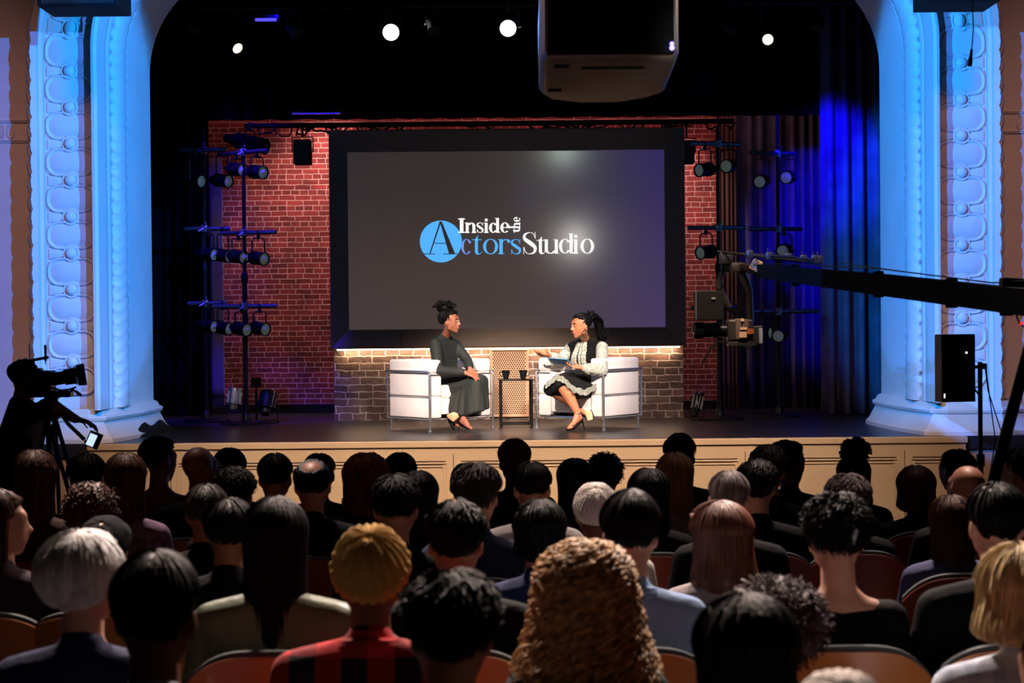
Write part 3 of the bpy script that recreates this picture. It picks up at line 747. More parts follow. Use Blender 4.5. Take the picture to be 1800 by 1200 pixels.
# ================================================================== STAGE LIGHTS
M_can = mat('fixture_black', (30, 30, 34), .3, .5)
M_lens = mat('fresnel_glass', (130, 142, 132), .15, emis=(150, 165, 150), es=.10)
def canprof(L, r):
    return [(.004, -L * .62), (r * .5, -L * .62), (r * .62, -L * .55), (r * .66, -L * .42), (r * .9, -L * .36), (r * .95, -L * .1), (r * .98, .25 * L), (r * 1.02, .26 * L), (r * 1.02, .38 * L), (r * .86, .38 * L), (r * .84, .33 * L)]
LIGHTN = [0]
def stage_light(label, hang, d, L=.27, r=.072, drop=.26, lensm=None, group='spotlights on the light stands', body=None):
    """hang: clamp point on the pipe (world); the can hangs below in a yoke and looks along d"""
    hang = Vector(hang); d = Vector(d).normalized()
    t = thing('stage_light', label, 'spotlight', hang, 0, group)
    body = body or M_can
    c = Vector((0, 0, -drop)); Mx = aim(c, d)
    bm = nb(); lathe(bm, canprof(L, r), 20, Mx)
    for k in range(6):  # cooling fins
        zz = -L * (.34 - k * .045); lathe(bm, [(r * .9, zz), (r * 1.03, zz + .002), (r * 1.03, zz + .006), (r * .9, zz + .008)], 20, Mx)
    fixn(bm); obj('can', bm, body, t)
    bm = nb(); lathe(bm, [(.001, .40 * L), (r * .2, .395 * L), (r * .4, .375 * L), (r * .42, .368 * L), (r * .62, .358 * L), (r * .64, .348 * L), (r * .84, .33 * L)][::-1], 20, Mx, capends=False); obj('lens', bm, lensm or M_lens, t)
    side = Vector((0, 0, 1)).cross(d).normalized(); yo = nb()
    w = r * 1.16; up = Vector((0, 0, -.035))
    pts = [c + side * w, c + side * w + Vector((0, 0, drop - .085)), c + side * (w - .02) + Vector((0, 0, drop - .06)), c - side * (w - .02) + Vector((0, 0, drop - .06)), c - side * w + Vector((0, 0, drop - .085)), c - side * w]
    tube(yo, pts, .008, 6); 
    for s in (-1, 1): tube(yo, [c + side * s * r * .9, c + side * s * (w + .02)], .014, 8)
    obj('yoke', yo, M_can, t)
    cl = nb(); box(cl, (0, 0, -.02), (.035, .045, .085), bev=.006); tube(cl, [(0, 0, -.05), (0, 0, -.075)], .012, 8); tube(cl, [(.0, -.05, -.0), (.0, .05, 0)], .01, 6)
    obj('clamp', cl, M_can, t)
    return t
def light_stand(label, x, y, h, bars, base=True):
    """bars: list of (z, xa, ya, xb, yb) relative to the pole"""
    t = thing('light_stand', label, 'light stand', (x, y, STZ), 0, 'tall light stands beside the set')
    bm = nb(); tube(bm, [(0, 0, .02), (0, 0, h * .52)], .027, 12); obj('pole', bm, M_blackmetal, t)
    bm = nb(); tube(bm, [(0, 0, h * .5), (0, 0, h)], .020, 12); lathe(bm, [(.03, h * .5), (.036, h * .505), (.036, h * .53), (.022, h * .54)], 12); obj('extension', bm, M_blackmetal, t)
    bm = nb(); lathe(bm, [(.26, 0), (.26, .018), (.24, .026), (.05, .034), (.045, .1), (.028, .12)], 32); obj('base', bm, M_blackmetal, t)
    for z, xa, ya, xb, yb in bars:
        bm = nb(); tube(bm, [(xa, ya, z), (xb, yb, z)], .024, 12); b = obj('crossbar', bm, mat('bar_metal', (74, 74, 82), .3, .6), t)
        bm = nb(); box(bm, (0, 0, z), (.07, .07, .08), bev=.01); tube(bm, [(0, -.02, z + .03), (.03, -.10, z + .06)], .008, 6); tube(bm, [(.0, -.05, z), (-.05, -.08, z - .03)], .008, 6); obj('clamp', bm, mat('grey_metal', (120, 120, 130), .35, .8), b)
    return t
def tree(label, px, D, htop, rows, lights, dirv):
    """rows: pixel y of the bars at the pole; bars run along the stage-depth slant"""
    s = F / D; base = P(px, 745, D); x = base.x
    bars = []; zs = []
    for (py, pxa, pya, pxb, pyb) in rows:
        z = P(px, py, D).z - STZ
        a = P(pxa, pya, D); b = P(pxb, pyb, D)
        bars.append((z, a.x - x, (a.z - STZ - z) * 0 + (pya - py) * -.012, b.x - x, (pyb - py) * -.012))
    st_ = light_stand(label, x, D, htop, bars)
    return x, D, bars
# left pair
xA, DA, bA = tree('black light stand before the left brickwork, inner left one', 433, 18.15, P(433, 250, 18.15).z - STZ, [(268, 378, 250, 475, 285), (409, 385, 400, 487, 416), (538, 372, 533, 488, 541)], None, None)
xB, DB, bB = tree('black light stand left of the brickwork, outer left one', 363, 18.6, P(363, 222, 18.6).z - STZ, [(264, 318, 268, 400, 268), (402, 325, 402, 405, 402), (533, 330, 533, 398, 533)], None, None)
xC, DC, bC = tree('black light stand before the right brickwork, inner right one', 1265, 18.15, P(1265, 222, 18.15).z - STZ, [(253, 1212, 262, 1302, 246), (400, 1208, 404, 1312, 394), (540, 1215, 541, 1300, 538)], None, None)
xD, DD, bD = tree('black light stand before the blue drapes, outer right one', 1370, 18.6, P(1370, 200, 18.6).z - STZ, [(270, 1315, 281, 1400, 264), (402, 1315, 407, 1412, 394), (547, 1318, 547, 1440, 541)], None, None)
dL = Vector((.72, -.68, -.12)); dR = Vector((-.72, -.68, -.12))
def onbar(px, py, x, D, bars, k, d, label, **kw):
    s = F / D; z, xa, ya, xb, yb = bars[k]
    X_ = P(px, py, D).x - x; u = (X_ - xa) / (xb - xa); u = max(-.0, min(1., u)); yy = ya + (yb - ya) * u
    zc = P(px, py, D).z
    stage_light(label, (x + X_, D + yy, STZ + z), d, drop=max(.17, STZ + z - zc), **kw)
rowsn = ['top', 'middle', 'bottom']
for k, px, py in ((0, 455, 304), (0, 415, 297), (1, 455, 454), (1, 418, 451), (2, 457, 577), (2, 424, 578)):
    w_ = 'right end' if px > 440 else 'left end'
    onbar(px, py, xA, DA, bA, k, dL, 'black spotlight, %s of the %s bar on the inner left stand' % (w_, rowsn[k]))
for k, px, py in ((0, 392, 318), (0, 345, 318), (1, 392, 449), (1, 366, 446), (2, 392, 576), (2, 366, 572)):
    w_ = 'right end' if px > 380 else 'left part'
    onbar(px, py, xB, DB, bB, k, dL + Vector((0, .15, 0)), 'black spotlight, %s of the %s bar on the outer left stand' % (w_, rowsn[k]))
for k, px, py in ((0, 1238, 299), (0, 1281, 291), (1, 1241, 443)):
    w_ = 'left end' if px < 1260 else 'right part'
    onbar(px, py, xC, DC, bC, k, dR if px < 1260 else Vector((-.35, -.9, -.1)), 'black spotlight, %s of the %s bar on the inner right stand' % (w_, rowsn[k]))
for k, px, py in ((0, 1337, 320), (0, 1386, 311), (1, 1380, 440), (2, 1372, 589), (2, 1340, 585)):
    w_ = 'right of the pole' if px > 1360 else 'left of the pole'
    onbar(px, py, xD, DD, bD, k, Vector((-.35, -.9, -.1)) if k != 2 or px > 1360 else Vector((.8, -.5, 0)), 'black spotlight, %s on the %s bar of the outer right stand' % (w_, rowsn[k]))
# overhead pipes
def pipe(name, label, a, b, r=.024, cat='pipe', cables=0, seed=0):
    a = Vector(a); b = Vector(b); t = thing(name, label, cat, (a + b) / 2)
    bm = nb(); tube(bm, [a, b], r, 10); obj('tube', bm, M_blackmetal, t, world=True)
    rnd = random.Random(seed)
    for x in (a.x + .3, (a.x + b.x) / 2, b.x - .3):
        bm = nb(); tube(bm, [(x, a.y, a.z), (x, a.y, 7.78)], .004, 5); obj('hanging_wire', bm, M_blackmetal, t, world=True)
    for k in range(cables):
        u = rnd.random(); c = a.lerp(b, u); bm = nb(); w = rnd.uniform(.05, .2); dz = rnd.uniform(.02, .10); pts = []
        for j in range(13):
            v = j / 12; pts.append(c + Vector(((v - .5) * w * 2 + .03 * math.sin(v * 9 + k), -.03 + .02 * math.sin(v * 7), -.01 - dz * math.sin(PI * v) * rnd.uniform(.7, 1.2) + .025 * math.sin(v * PI * 2))))
        tube(bm, pts, rnd.choice((.006, .008, .011)), 6); obj('cable', bm, M_black, t, world=True)
    return t
zp = P(850, 217, 18.75).z
pipe('lighting_batten', 'black pipe with looping cables along the top of the screen', (P(430, 219, 18.75).x, 18.75, zp - .005), (P(1290, 213, 18.75).x, 18.75, zp), .028, 'batten', 34, 3)
pipe('lighting_batten', 'black overhead pipe carrying the two brilliant lamps', (-4.2, 17.9, 5.32), (4.2, 17.9, 5.32), .024, 'batten')
for px, py, lab in ((686, 54, 'left of the two brilliant white overhead lamps'), (893, 47, 'right brilliant white overhead lamp, beside the projector')):
    p = P(px, py, 17.8)
    stage_light(lab, (p.x, 17.9, 5.32), (CP + Vector((0, 0, .0)) - p), L=.26, r=.098, drop=5.32 - p.z, lensm=mat('lamp_white', (255, 255, 255), .4, emis=(245, 250, 255), es=30), group='overhead stage lamps')
for px, py, d, lab in ((408, 76, Vector((.75, -.9, -.7)), 'warm glowing lamp hanging at upper left of the stage'), (1352, 65, Vector((-.12, -.9, -.25)), 'warm glowing lamp hanging at upper right of the stage')):
    p = P(px, py, 17.8)
    stage_light(lab, (p.x, 17.9, 5.32), d, L=.26, r=.066, drop=5.32 - p.z, lensm=mat('lamp_warm', (255, 230, 190), .4, emis=(255, 226, 180), es=3.0), group='overhead stage lamps')
for px, py, d, lab in ((515, 50, (.2, -.8, -.6), 'dark round lamp with blue glints above the left side of the screen'), (1288, 46, (-.2, -.8, -.6), 'dark round lamp with blue glints right of the projector'), (335, 35, (.3, -.8, -.6), 'dark lamp high at the far left of the stage'), (760, 40, (.1, -.6, -.8), 'dark lamp between the two brilliant lamps'), (1440, 42, (-.4, -.6, -.6), 'dark lamp high at the far right of the stage')):
    p = P(px, py, 17.8)
    stage_light(lab, (p.x, 17.9, 5.32), d, L=.22, r=.06, drop=max(.2, 5.32 - p.z), lensm=M_blackgloss, group='overhead stage lamps')
M_bl = mat('blue_led', (60, 50, 255), .4, emis=(70, 50, 255), es=4)
def led_bar(label, px0, px1, py, D, hpx, m):
    a = P(px0, py, D); b = P(px1, py, D); t = thing('led_batten', label, 'light bar', (a + b) / 2)
    hz = hpx * D / F; bm = nb(); box(bm, (0, .03, hz * .5 + .012), (b.x - a.x + .04, .07, .05), bev=.006); obj('housing', bm, M_can, t)
    bm = nb(); box(bm, (0, -.01, 0), (b.x - a.x, .02, hz)); obj('light_strip', bm, m, t, smooth=False)
    for x in (a.x, b.x):
        bm = nb(); tube(bm, [(x, D + .03, a.z + .03), (x, D + .03, 7.78)], .004, 5); obj('hanging_wire', bm, M_blackmetal, t, world=True)
led_bar('thin blue glowing bar above the left edge of the screen', 514, 598, 199.5, 19.0, 2.2, mat('blue_led_dim', (40, 30, 200), .4, emis=(50, 36, 220), es=.8))
led_bar('short violet blue glowing bar at the top left of the stage', 449, 486, 35, 17.6, 5, mat('blue_led_mid', (80, 70, 230), .4, emis=(96, 84, 240), es=1.0))
# profile spotlight and hanging speaker at the left of the screen
p = P(478, 258, 18.0)
stage_light('long black profile spotlight above the inner left light stand', (P(440, 221, 18.4).x, 18.4, zp - .03), (.86, -.35, -.22), L=.52, r=.085, drop=.20, lensm=M_blackgloss, group='overhead stage lamps')
def speaker_box(label, c, s, hang=True, rz=0, pole=0):
    t = thing('loudspeaker', label, 'loudspeaker', c, rz)
    bm = nb(); box(bm, (0, 0, 0), s, bev=.012); obj('cabinet', bm, M_black, t, smooth=False)
    bm = nb(); box(bm, (0, -s[1] / 2 - .004, 0), (s[0] * .9, .01, s[2] * .92), bev=.003); obj('grille', bm, mat('speaker_grille', (26, 26, 28), .7), t, smooth=False)
    if hang:
        bm = nb(); tube(bm, [(-s[0] * .6, 0, 0), (-s[0] * .6, 0, s[2] * .62), (s[0] * .6, 0, s[2] * .62), (s[0] * .6, 0, 0)], .008, 6); tube(bm, [(0, 0, s[2] * .62), (0, 0, hang)], .012, 8); obj('bracket', bm, M_blackmetal, t)
    return t
p = P(532, 268, 18.7); speaker_box('small black loudspeaker hung on the brickwork left of the screen', p, (.19, .18, .27), hang=zp - p.z - .02)
p = P(1207, 268, 18.7); speaker_box('small black loudspeaker hung at the right corner of the screen frame', p, (.16, .18, .25), hang=zp - p.z - .02)
pl = P(149, -40, 14.2); speaker_box('big black loudspeaker hung at the top of the left column', pl, (.66, .5, .57), hang=7.75 - pl.z)
pr_ = P(1680, -48, 14.2); speaker_box('big black loudspeaker hung at the top of the right column', pr_, (.60, .5, .57), hang=7.75 - pr_.z)
# floor uplights
def floor_can(label, px, py, D, d, m, L=.2, r=.06):
    c = P(px, py, D); t = thing('floor_light', label, 'floor light', (c.x, D, STZ), 0, 'lamps standing on the stage floor')
    cc = Vector((0, 0, c.z - STZ)); bm = nb(); Mx = aim(cc, d); lathe(bm, canprof(L, r), 20, Mx)
    for k in range(10):
        a = 2 * PI * k / 10; q = Vector((math.cos(a), math.sin(a), 0)) * r
        tube(bm, [Mx @ (q + Vector((0, 0, -.3 * L))), Mx @ (q + Vector((0, 0, .24 * L)))], .006, 5)
    fixn(bm); obj('can', bm, m, t)
    bm = nb(); w = r * 1.2; h = cc.z; tube(bm, [(w, 0, h), (w, 0, .03), (-w, 0, .03), (-w, 0, h)], .007, 6); box(bm, (0, 0, .012), (r * 2.6, r * 2.2, .024), bev=.004); obj('bracket', bm, M_blackmetal, t)
    bm = nb(); lathe(bm, [(r * .84, .33 * L), (.001, .35 * L)], 20, Mx, capends=False); obj('lens', bm, M_lens, t)
floor_can('silver finned lamp on the floor by the left light stands', 412, 697, 18.0, (.1, .2, 1), mat('silver_can', (150, 160, 150), .3, .8), .22, .07)
floor_can('black tilted lamp on the floor at the right brickwork', 1226, 706, 18.1, (.25, .3, 1), M_can, .26, .055)
floor_can('black floodlight on the floor at the left brickwork', 470, 705, 18.3, (.1, .5, .8), M_can, .26, .09)
# barn-door flag behind it
p = P(449, 672, 18.4)
t = thing('cable_box', 'small black box on a stub stand by the left light stand', 'box', (p.x, 18.45, STZ)); bm = nb(); box(bm, (0, 0, p.z - STZ), (.10, .05, .10), bev=.006); obj('box', bm, M_black, t); bm = nb(); tube(bm, [(0, 0, 0), (0, 0, p.z - STZ - .03)], .012, 8); lathe(bm, [(.07, 0), (.07, .012), (.02, .02)], 16); obj('stand', bm, M_blackmetal, t)
# ------------------------------------------------------------------ projector
pc = thing('projector', 'big pale projector hanging high in front of the stage, underside showing', 'projector', P(1070, 60, 8.5))
bm = nb(); zc = 0
x0, x1 = P(950, 105, 8.1).x - P(1070, 60, 8.5).x, P(1192, 105, 8.1).x - P(1070, 60, 8.5).x
zb0 = P(1070, 104, 8.0).z - P(1070, 60, 8.5).z
zb1 = P(1070, 181, 8.95).z - P(1070, 60, 8.5).z
plan = [(x0 + .02, -.5), (x1 - .02, -.5), (x1, -.42), (x1 + .0, .22), (x1 - .08, .34), (x1 - .22, .44), (x0 + .22, .45), (x0 + .05, .36), (x0, .24), (x0, -.42)]
rings = []
for (dz, ins) in ((0.0, .03), (.02, .008), (.05, 0), (.36, 0), (.39, .01), (.41, .04)):
    ring = []
    for x, y in plan:
        k = (y + .5) / .95; zz = zb0 + (zb1 - zb0) * k
        xm = (x0 + x1) / 2; ring.append(bm.verts.new((xm + (x - xm) * (1 - ins / .35), y * (1 - ins / .5), zz + dz)))
    rings.append(ring)
for a, b in zip(rings, rings[1:]):
    for k in range(len(plan)): bm.faces.new((a[k], a[(k + 1) % len(plan)], b[(k + 1) % len(plan)], b[k]))
bm.faces.new(rings[0][::-1]); bm.faces.new(rings[-1]); fixn(bm)
obj('housing', bm, mat('projector_shell', (128, 116, 106), .5, noise_=(5, .05)), pc)
def zbot(y): return zb0 + (zb1 - zb0) * (y + .5) / .95
bm = nb(); tl = Matrix.Rotation(math.atan2(zb1 - zb0, .95), 3, 'X')
box(bm, ((x0 + x1) / 2, -.515, zbot(-.5) + .2), (x1 - x0 - .06, .02, .36), bev=.004); obj('rear_panel', bm, M_black, pc, smooth=False)
bm = nb()
for x, y in ((x0 + .10, -.38), (x0 + .08, .12)): box(bm, (x, y, zbot(y) - .004), (.07, .03, .01), rot=tl)
box(bm, ((x0 + x1) / 2 + .02, -.33, zbot(-.33) - .001), (.3, .03, .006), rot=tl); obj('vent', bm, M_black, pc, smooth=False)
bm = nb(); c0 = Vector((0, -.05, 0))
for x in (x0 + .12, x1 - .12): tube(bm, [(x, -.05, zbot(0) + .38), (x, -.05, 7.8 - pc.location.z)], .02, 8)
box(bm, ((x0 + x1) / 2, -.05, zbot(0) + .43), (x1 - x0, .08, .05)); obj('ceiling_mount', bm, M_blackmetal, pc)
bm = nb(); a = P(1180, 86, 8.0) - pc.location; 
lathe(bm, [(.012, 0), (.012, .004), (.001, .006)], 12, aim((a.x, -.53, a.z), (0, -1, 0))); lathe(bm, [(.010, 0), (.010, .004), (.001, .006)], 12, aim((a.x, -.53, a.z + .019), (0, -1, 0))); obj('indicator_or_glint', bm, mat('blue_indicator', (90, 80, 255), .4, emis=(110, 100, 255), es=6), pc, label='blue glowing indicator')
# hanging microphone at the right
p = P(1706, 104, 11.0)
t = thing('hanging_microphone', 'thin black microphone hanging on a wire before the right column', 'microphone', p)
bm = nb(); lathe(bm, [(.004, -.045), (.014, -.045), (.015, .0), (.011, .01), (.008, .06), (.003, .07)], 12, aim((0, 0, 0), (.12, 0, 1))); obj('capsule', bm, M_blackgloss, t)
bm = nb(); q = P(1709, 0, 11.0) - p; tube(bm, [(.008, 0, .06), (.02, 0, .2), (q.x + .0, 0, q.z), (q.x, 0, 7.8 - p.z)], .0035, 6); obj('wire', bm, M_blackmetal, t)
# ------------------------------------------------------------------ monitor board on a pole at the right
D_ = 12.0; c = P(1679, 647, D_); t = thing('stage_monitor', 'dark box in a brown wooden surround on a pole, before the right column', 'monitor', (c.x, D_, c.z), R(12))
bm = nb()
for x, z, w, h in ((0, .225, .25, .028), (0, -.225, .25, .02), (-.12, 0, .018, .47), (.12, 0, .012, .47)): box(bm, (x, -.0, z), (w, .11, h), bev=.003)
obj('surround', bm, mat('brown_wood', (92, 52, 34), .5, noise_=(6, .3), stretch=(1, 1, 6)), t, smooth=False)
bm = nb(); box(bm, (0, .0, 0), (.235, .07, .44)); box(bm, (.01, -.035, .05), (.17, .02, .22), bev=.01); obj('panel', bm, M_black, t, smooth=False)
bm = nb(); lathe(bm, [(.008, 0), (.008, .004), (.001, .008)], 10, aim((.055, -.06, .11), (0, -1, 0))); box(bm, (-.11, -.058, -.19), (.008, .004, .03)); obj('indicator_or_glint', bm, mat('pale_glint', (240, 240, 230), .3, emis=(255, 250, 230), es=1.5), t)  # pale glint, built in as a small glowing dot and strip
q = P(1723, 700, D_)
t2 = thing('monitor_stand', 'black upright pole holding the brown box, with hanging cables', 'stand', (q.x, D_, floorz(D_)))
top_ = P(1723, 636, D_).z - floorz(D_)
bm = nb(); tube(bm, [(0, 0, 0), (0, 0, top_ * .6)], .02, 10); tube(bm, [(0, 0, top_ * .6), (0, 0, top_)], .016, 10); lathe(bm, [(.03, top_ * .58), (.03, top_ * .63)], 10); obj('pole', bm, M_blackmetal, t2)
bm = nb(); xo = c.x - q.x; zo = c.z - floorz(D_)
tube(bm, [(.04, 0, top_ - .03), (xo + .08, 0, top_ - .04)], .012, 8); tube(bm, [(0, 0, zo - .2), (xo + .1, 0, zo - .10)], .007, 6); lathe(bm, [(.02, -.02), (.02, .02)], 10, Matrix.Translation((.03, 0, top_ - .03))); obj('arm', bm, M_blackmetal, t2)
for k, (a, b_) in enumerate(((.03, .10), (.035, .04))):
    bm = nb(); tube(bm, [(a, -.02, top_ - .04), (a + .02, -.02, top_ - .2), (b_ + .06, -.02, top_ - .55), (b_ + .10 - k * .1, -.02, top_ - .9), (.16 - k * .1, -.02, .3)], .004, 6); obj('cable', bm, M_black, t2)
for k in range(3):
    a = 2 * PI * k / 3 + .5; bm = nb(); tube(bm, [(0, 0, .35), (.35 * math.cos(a), .35 * math.sin(a), .012)], .011, 8); obj('leg', bm, M_blackmetal, t2)
# ------------------------------------------------------------------ camera crane
M_cr = mat('crane_black', (3, 3, 4), .9, spec=.1)
A0 = P(1335, 476, 13.0); A1 = P(1550, 500, 10.0); A2 = P(1800, 530, 7.9); A3 = P(1990, 552, 6.8)
cr = thing('camera_crane', 'long black camera crane arm reaching in from the right', 'camera crane', (A3.x, A3.y, floorz(6.8)))
bm = nb(); arm = [(A0, .050), (A1, .062), (A2, .062), (A3, .062)]
rings = []
for p, h in arm:
    rings.append([bm.verts.new(p + Vector((dx * .04, dx * .03, dz * h))) for dx, dz in ((-1, -1), (1, -1), (1, 1), (-1, 1))])
for a, b in zip(rings, rings[1:]):
    for k in range(4): bm.faces.new((a[k], a[(k + 1) % 4], b[(k + 1) % 4], b[k]))
bm.faces.new(rings[0][::-1]); bm.faces.new(rings[-1]); fixn(bm); obj('arm', bm, M_cr, cr, world=True, smooth=False)
for u, (a, b) in ((.35, (A0, A1)), (.98, (A0, A1)), (.55, (A1, A2)), (.9, (A1, A2))):
    p = a.lerp(b, u); bm = nb(); box(bm, p, (.045, .09, .155), bev=.006); obj('joint', bm, M_cr, cr, world=True, smooth=False)
bm = nb(); t0 = P(1545, 472, 10.0); t1 = P(1745, 497, 8.3); tube(bm, [A0 + Vector((0, 0, .06)), t0, t1, A3 + Vector((0, 0, .16))], .004, 6); tube(bm, [P(1480, 462, 10.8), t0.lerp(t1, .5), t1], .003, 6); obj('tension_cable', bm, M_blackmetal, cr, world=True)
bm = nb(); p = P(1785, 500, 8.1); box(bm, p, (.14, .08, .06), rot=Matrix.Rotation(R(4), 3, 'Y'), bev=.008); box(bm, p + Vector((.12, 0, -.02)), (.12, .07, .08), bev=.01); obj('control_box', bm, M_cr, cr, world=True, smooth=False)
bm = nb(); p = P(1791, 566, 8.0); tube(bm, [P(1785, 548, 8.0), P(1788, 558, 8.0), p, P(1800, 575, 8.0)], .004, 6); obj('cable', bm, M_black, cr, world=True)
bm = nb(); bmesh.ops.create_icosphere(bm, subdivisions=2, radius=.008, matrix=Matrix.Translation(P(1795, 568, 8.0))); obj('red_light', bm, mat('red_tally', (255, 40, 30), .4, emis=(255, 40, 30), es=1.5), cr, world=True)
# mast and legs
fz = floorz(6.8)
bm = nb(); tube(bm, [(A3.x, 6.8, fz + .5), (A3.x, 6.8, A3.z + .05)], .06, 12); obj('mast', bm, M_cr, cr, world=True)
lt = P(1812, 610, 7.3)
for q in ((P(1757, 806, 7.45)), Vector((A3.x + .5, 7.3, fz)), Vector((A3.x + .2, 6.1, fz))):
    bm = nb(); e = Vector((q.x, q.y, floorz(q.y) + .012)) if q.z < .5 else q
    a = Vector((A3.x, 6.8, A3.z - .25)) if q.z < .5 else P(1812, 600, 7.35)
    if q.z >= .5: e = a + (q - a) * ((a.z - floorz(7.45) - .012) / (a.z - q.z)); tube(bm, [Vector((A3.x, 6.8, A3.z - .05)), a], .03, 8)
    tube(bm, [a, a.lerp(e, .5)], .026, 10); tube(bm, [a.lerp(e, .48), e], .020, 10); tube(bm, [a.lerp(e, .47), a.lerp(e, .53)], .036, 10)
    obj('leg', bm, M_cr, cr, world=True)
# crane head: bracket, tilt frame
bm = nb(); h0 = P(1300, 468, 13.2)
tube(bm, [A0, h0, P(1268, 470, 13.2)], .035, 8); tube(bm, [P(1276, 462, 13.2), P(1262, 500, 13.2), P(1282, 540, 13.2)], .022, 8); tube(bm, [P(1300, 470, 13.2), P(1316, 510, 13.2), P(1318, 560, 13.2), P(1305, 610, 13.2)], .032, 8)
box(bm, P(1290, 470, 13.2), (.16, .1, .07), bev=.01); obj('head_bracket', bm, mat('crane_head', (34, 26, 24), .5, .2), cr, world=True)
bm = nb()
for a, b in (((1262, 442), (1440, 463)), ((1300, 446), (1398, 452)), ((1330, 449), (1430, 456))): tube(bm, [P(*a, 13.1), P(*b, 12.4)], .012, 6)
for px, py in ((1318, 447), (1352, 450), (1385, 452), (1412, 455), (1432, 455), (1440, 456)): box(bm, P(px, py, 12.7), (.05, .04, .06), bev=.006); tube(bm, [P(px, py, 12.7), P(px - 4, py - 14, 12.7)], .005, 5)
box(bm, P(1276, 453, 13.1), (.10, .08, .09), bev=.01); obj('rigging', bm, mat('rig_metal', (60, 56, 60), .35, .7), cr, world=True)
bm = nb(); box(bm, P(1329, 466, 12.9), (.075, .01, .085), rot=Matrix.Rotation(R(32), 3, 'Y'), bev=.002); obj('sign_plate', bm, mat('pale_plate', (206, 178, 156), .5), cr, world=True, smooth=False)
bm = nb(); c = P(1329, 466, 12.885); rm = Matrix.Rotation(R(32), 3, 'Y')
def fr(dx, dz, w, h): box(bm, c + rm @ Vector((dx, 0, dz)), (w, .004, h), rot=rm)
for q in ((0, .032, .062, .004), (0, -.032, .062, .004), (-.031, 0, .004, .066), (.031, 0, .004, .066), (-.016, 0, .005, .032), (-.008, .014, .016, .005), (-.008, 0, .013, .005), (-.001, .007, .005, .016), (.014, .0, .005, .032), (.019, .015, .012, .004), (.019, -.015, .012, .004), (.024, -.007, .004, .014)): fr(*q)
obj('plate_marking', bm, M_black, cr, world=True, smooth=False)
# camera on the crane head
bc = P(1300, 600, 13.2); vc = thing('video_camera', 'black video camera slung under the crane head, pointing left', 'camera', bc)
def vpart(name, items, m, sm=False):
    bm = nb()
    for c_, s_ in items: box(bm, P(*c_, 13.2), s_, bev=min(s_) * .12)
    return obj(name, bm, m, vc, world=True, smooth=sm)
vpart('body', [((1300, 580), (.20, .14, .17)), ((1330, 588), (.08, .12, .14)), ((1304, 604), (.22, .12, .03))], mat('camera_body', (40, 36, 34), .5))
vpart('battery', [((1296, 578), (.045, .15, .16)), ((1308, 578), (.05, .15, .15))], mat('battery_grey', (96, 82, 70), .5))
for (c_, w_, h_) in (((1305, 562), .022, .022), ((1307, 577), .05, .02), ((1306, 588), .055, .045)):
    bm = nb(); box(bm, P(*c_, 13.115), (w_, .01, h_)); obj('label_plate', bm, mat('plate_tan', (214, 180, 150), .5), vc, world=True, smooth=False)
bm = nb(); box(bm, P(1319, 582, 13.1), (.05, .01, .04)); obj('label_plate', bm, mat('plate_orange', (170, 96, 60), .5), vc, world=True, smooth=False)
bm = nb(); a = P(1219, 581, 13.2); b = P(1285, 580, 13.2); Mx = aim(b, a - b); Ln = (a - b).length
lathe(bm, [(.05, 0), (.055, .02), (.055, Ln * .35), (.062, Ln * .36), (.062, Ln * .5), (.055, Ln * .52), (.057, Ln * .72), (.066, Ln * .74), (.066, Ln), (.056, Ln), (.05, Ln - .03)], 24, Mx); fixn(bm); obj('lens', bm, M_blackgloss, vc, world=True)
bm = nb(); box(bm, P(1336, 590, 13.15), (.03, .1, .12), bev=.01); obj('side_plate', bm, mat('white_plate', (170, 180, 200), .4), vc, world=True)
for q in ([(1262, 604), (1250, 612), (1240, 628), (1234, 640)], [(1300, 600), (1310, 612), (1322, 610)], [(1280, 602), (1262, 600), (1246, 614)]):
    bm = nb(); tube(bm, [P(*k, 13.15) for k in q], .007, 6); obj('cable', bm, M_black, vc, world=True)
bm = nb(); tube(bm, [P(1300, 545, 13.2), P(1300, 570, 13.2)], .03, 8); tube(bm, [P(1308, 500, 13.22), P(1300, 548, 13.2)], .02, 8); obj('mount', bm, M_cr, vc, world=True)
tm = thing('monitor', 'black flat monitor seen from behind, above the crane camera', 'monitor', P(1246, 537, 13.1))
bm = nb(); box(bm, P(1246, 537, 13.1), (.225, .06, .225), bev=.008); obj('housing', bm, M_black, tm, world=True, smooth=False)
bm = nb(); box(bm, P(1223, 537, 13.06), (.014, .05, .215), bev=.003); obj('edge', bm, mat('grey_edge', (60, 62, 66), .5), tm, world=True, smooth=False)
bm = nb(); box(bm, P(1254, 524, 13.06), (.028, .01, .014)); obj('label_plate', bm, mat('grey_label', (120, 120, 116), .5), tm, world=True, smooth=False)
bm = nb(); tube(bm, [P(1268, 537, 13.15), P(1284, 545, 13.2), P(1300, 552, 13.2)], .014, 8); tube(bm, [P(1270, 500, 13.2), P(1262, 520, 13.15)], .014, 8); obj('mount', bm, M_cr, tm, world=True)
# ================================================================== PEOPLE
def hairmat(name, col, rough=.45): return mat('hair_' + name, col, rough, noise_=(40, .35), stretch=(1, 1, .15), bump=(60, .3), spec=.16)
HM = {'black': hairmat('black', (9, 7, 7), .55), 'dark': hairmat('dark', (20, 14, 12), .5), 'brown': hairmat('brown', (74, 46, 34)), 'red': hairmat('red', (122, 62, 44)), 'grey': hairmat('grey', (128, 118, 116)),
      'darkgrey': hairmat('darkgrey', (66, 60, 60)), 'white': hairmat('white', (238, 234, 230), .6), 'blonde': hairmat('blonde', (226, 200, 150)), 'darkblonde': hairmat('darkblonde', (150, 108, 76)), 'curlblonde': mat('hair_curlblonde', (184, 146, 98), .5, noise_=(45, .65), bump=(60, .3), spec=.25), 'salt': hairmat('salt', (96, 84, 86))}
def skinmat(name, c): return mat('skin_' + name, c, .5, noise_=(14, .06), spec=.4)
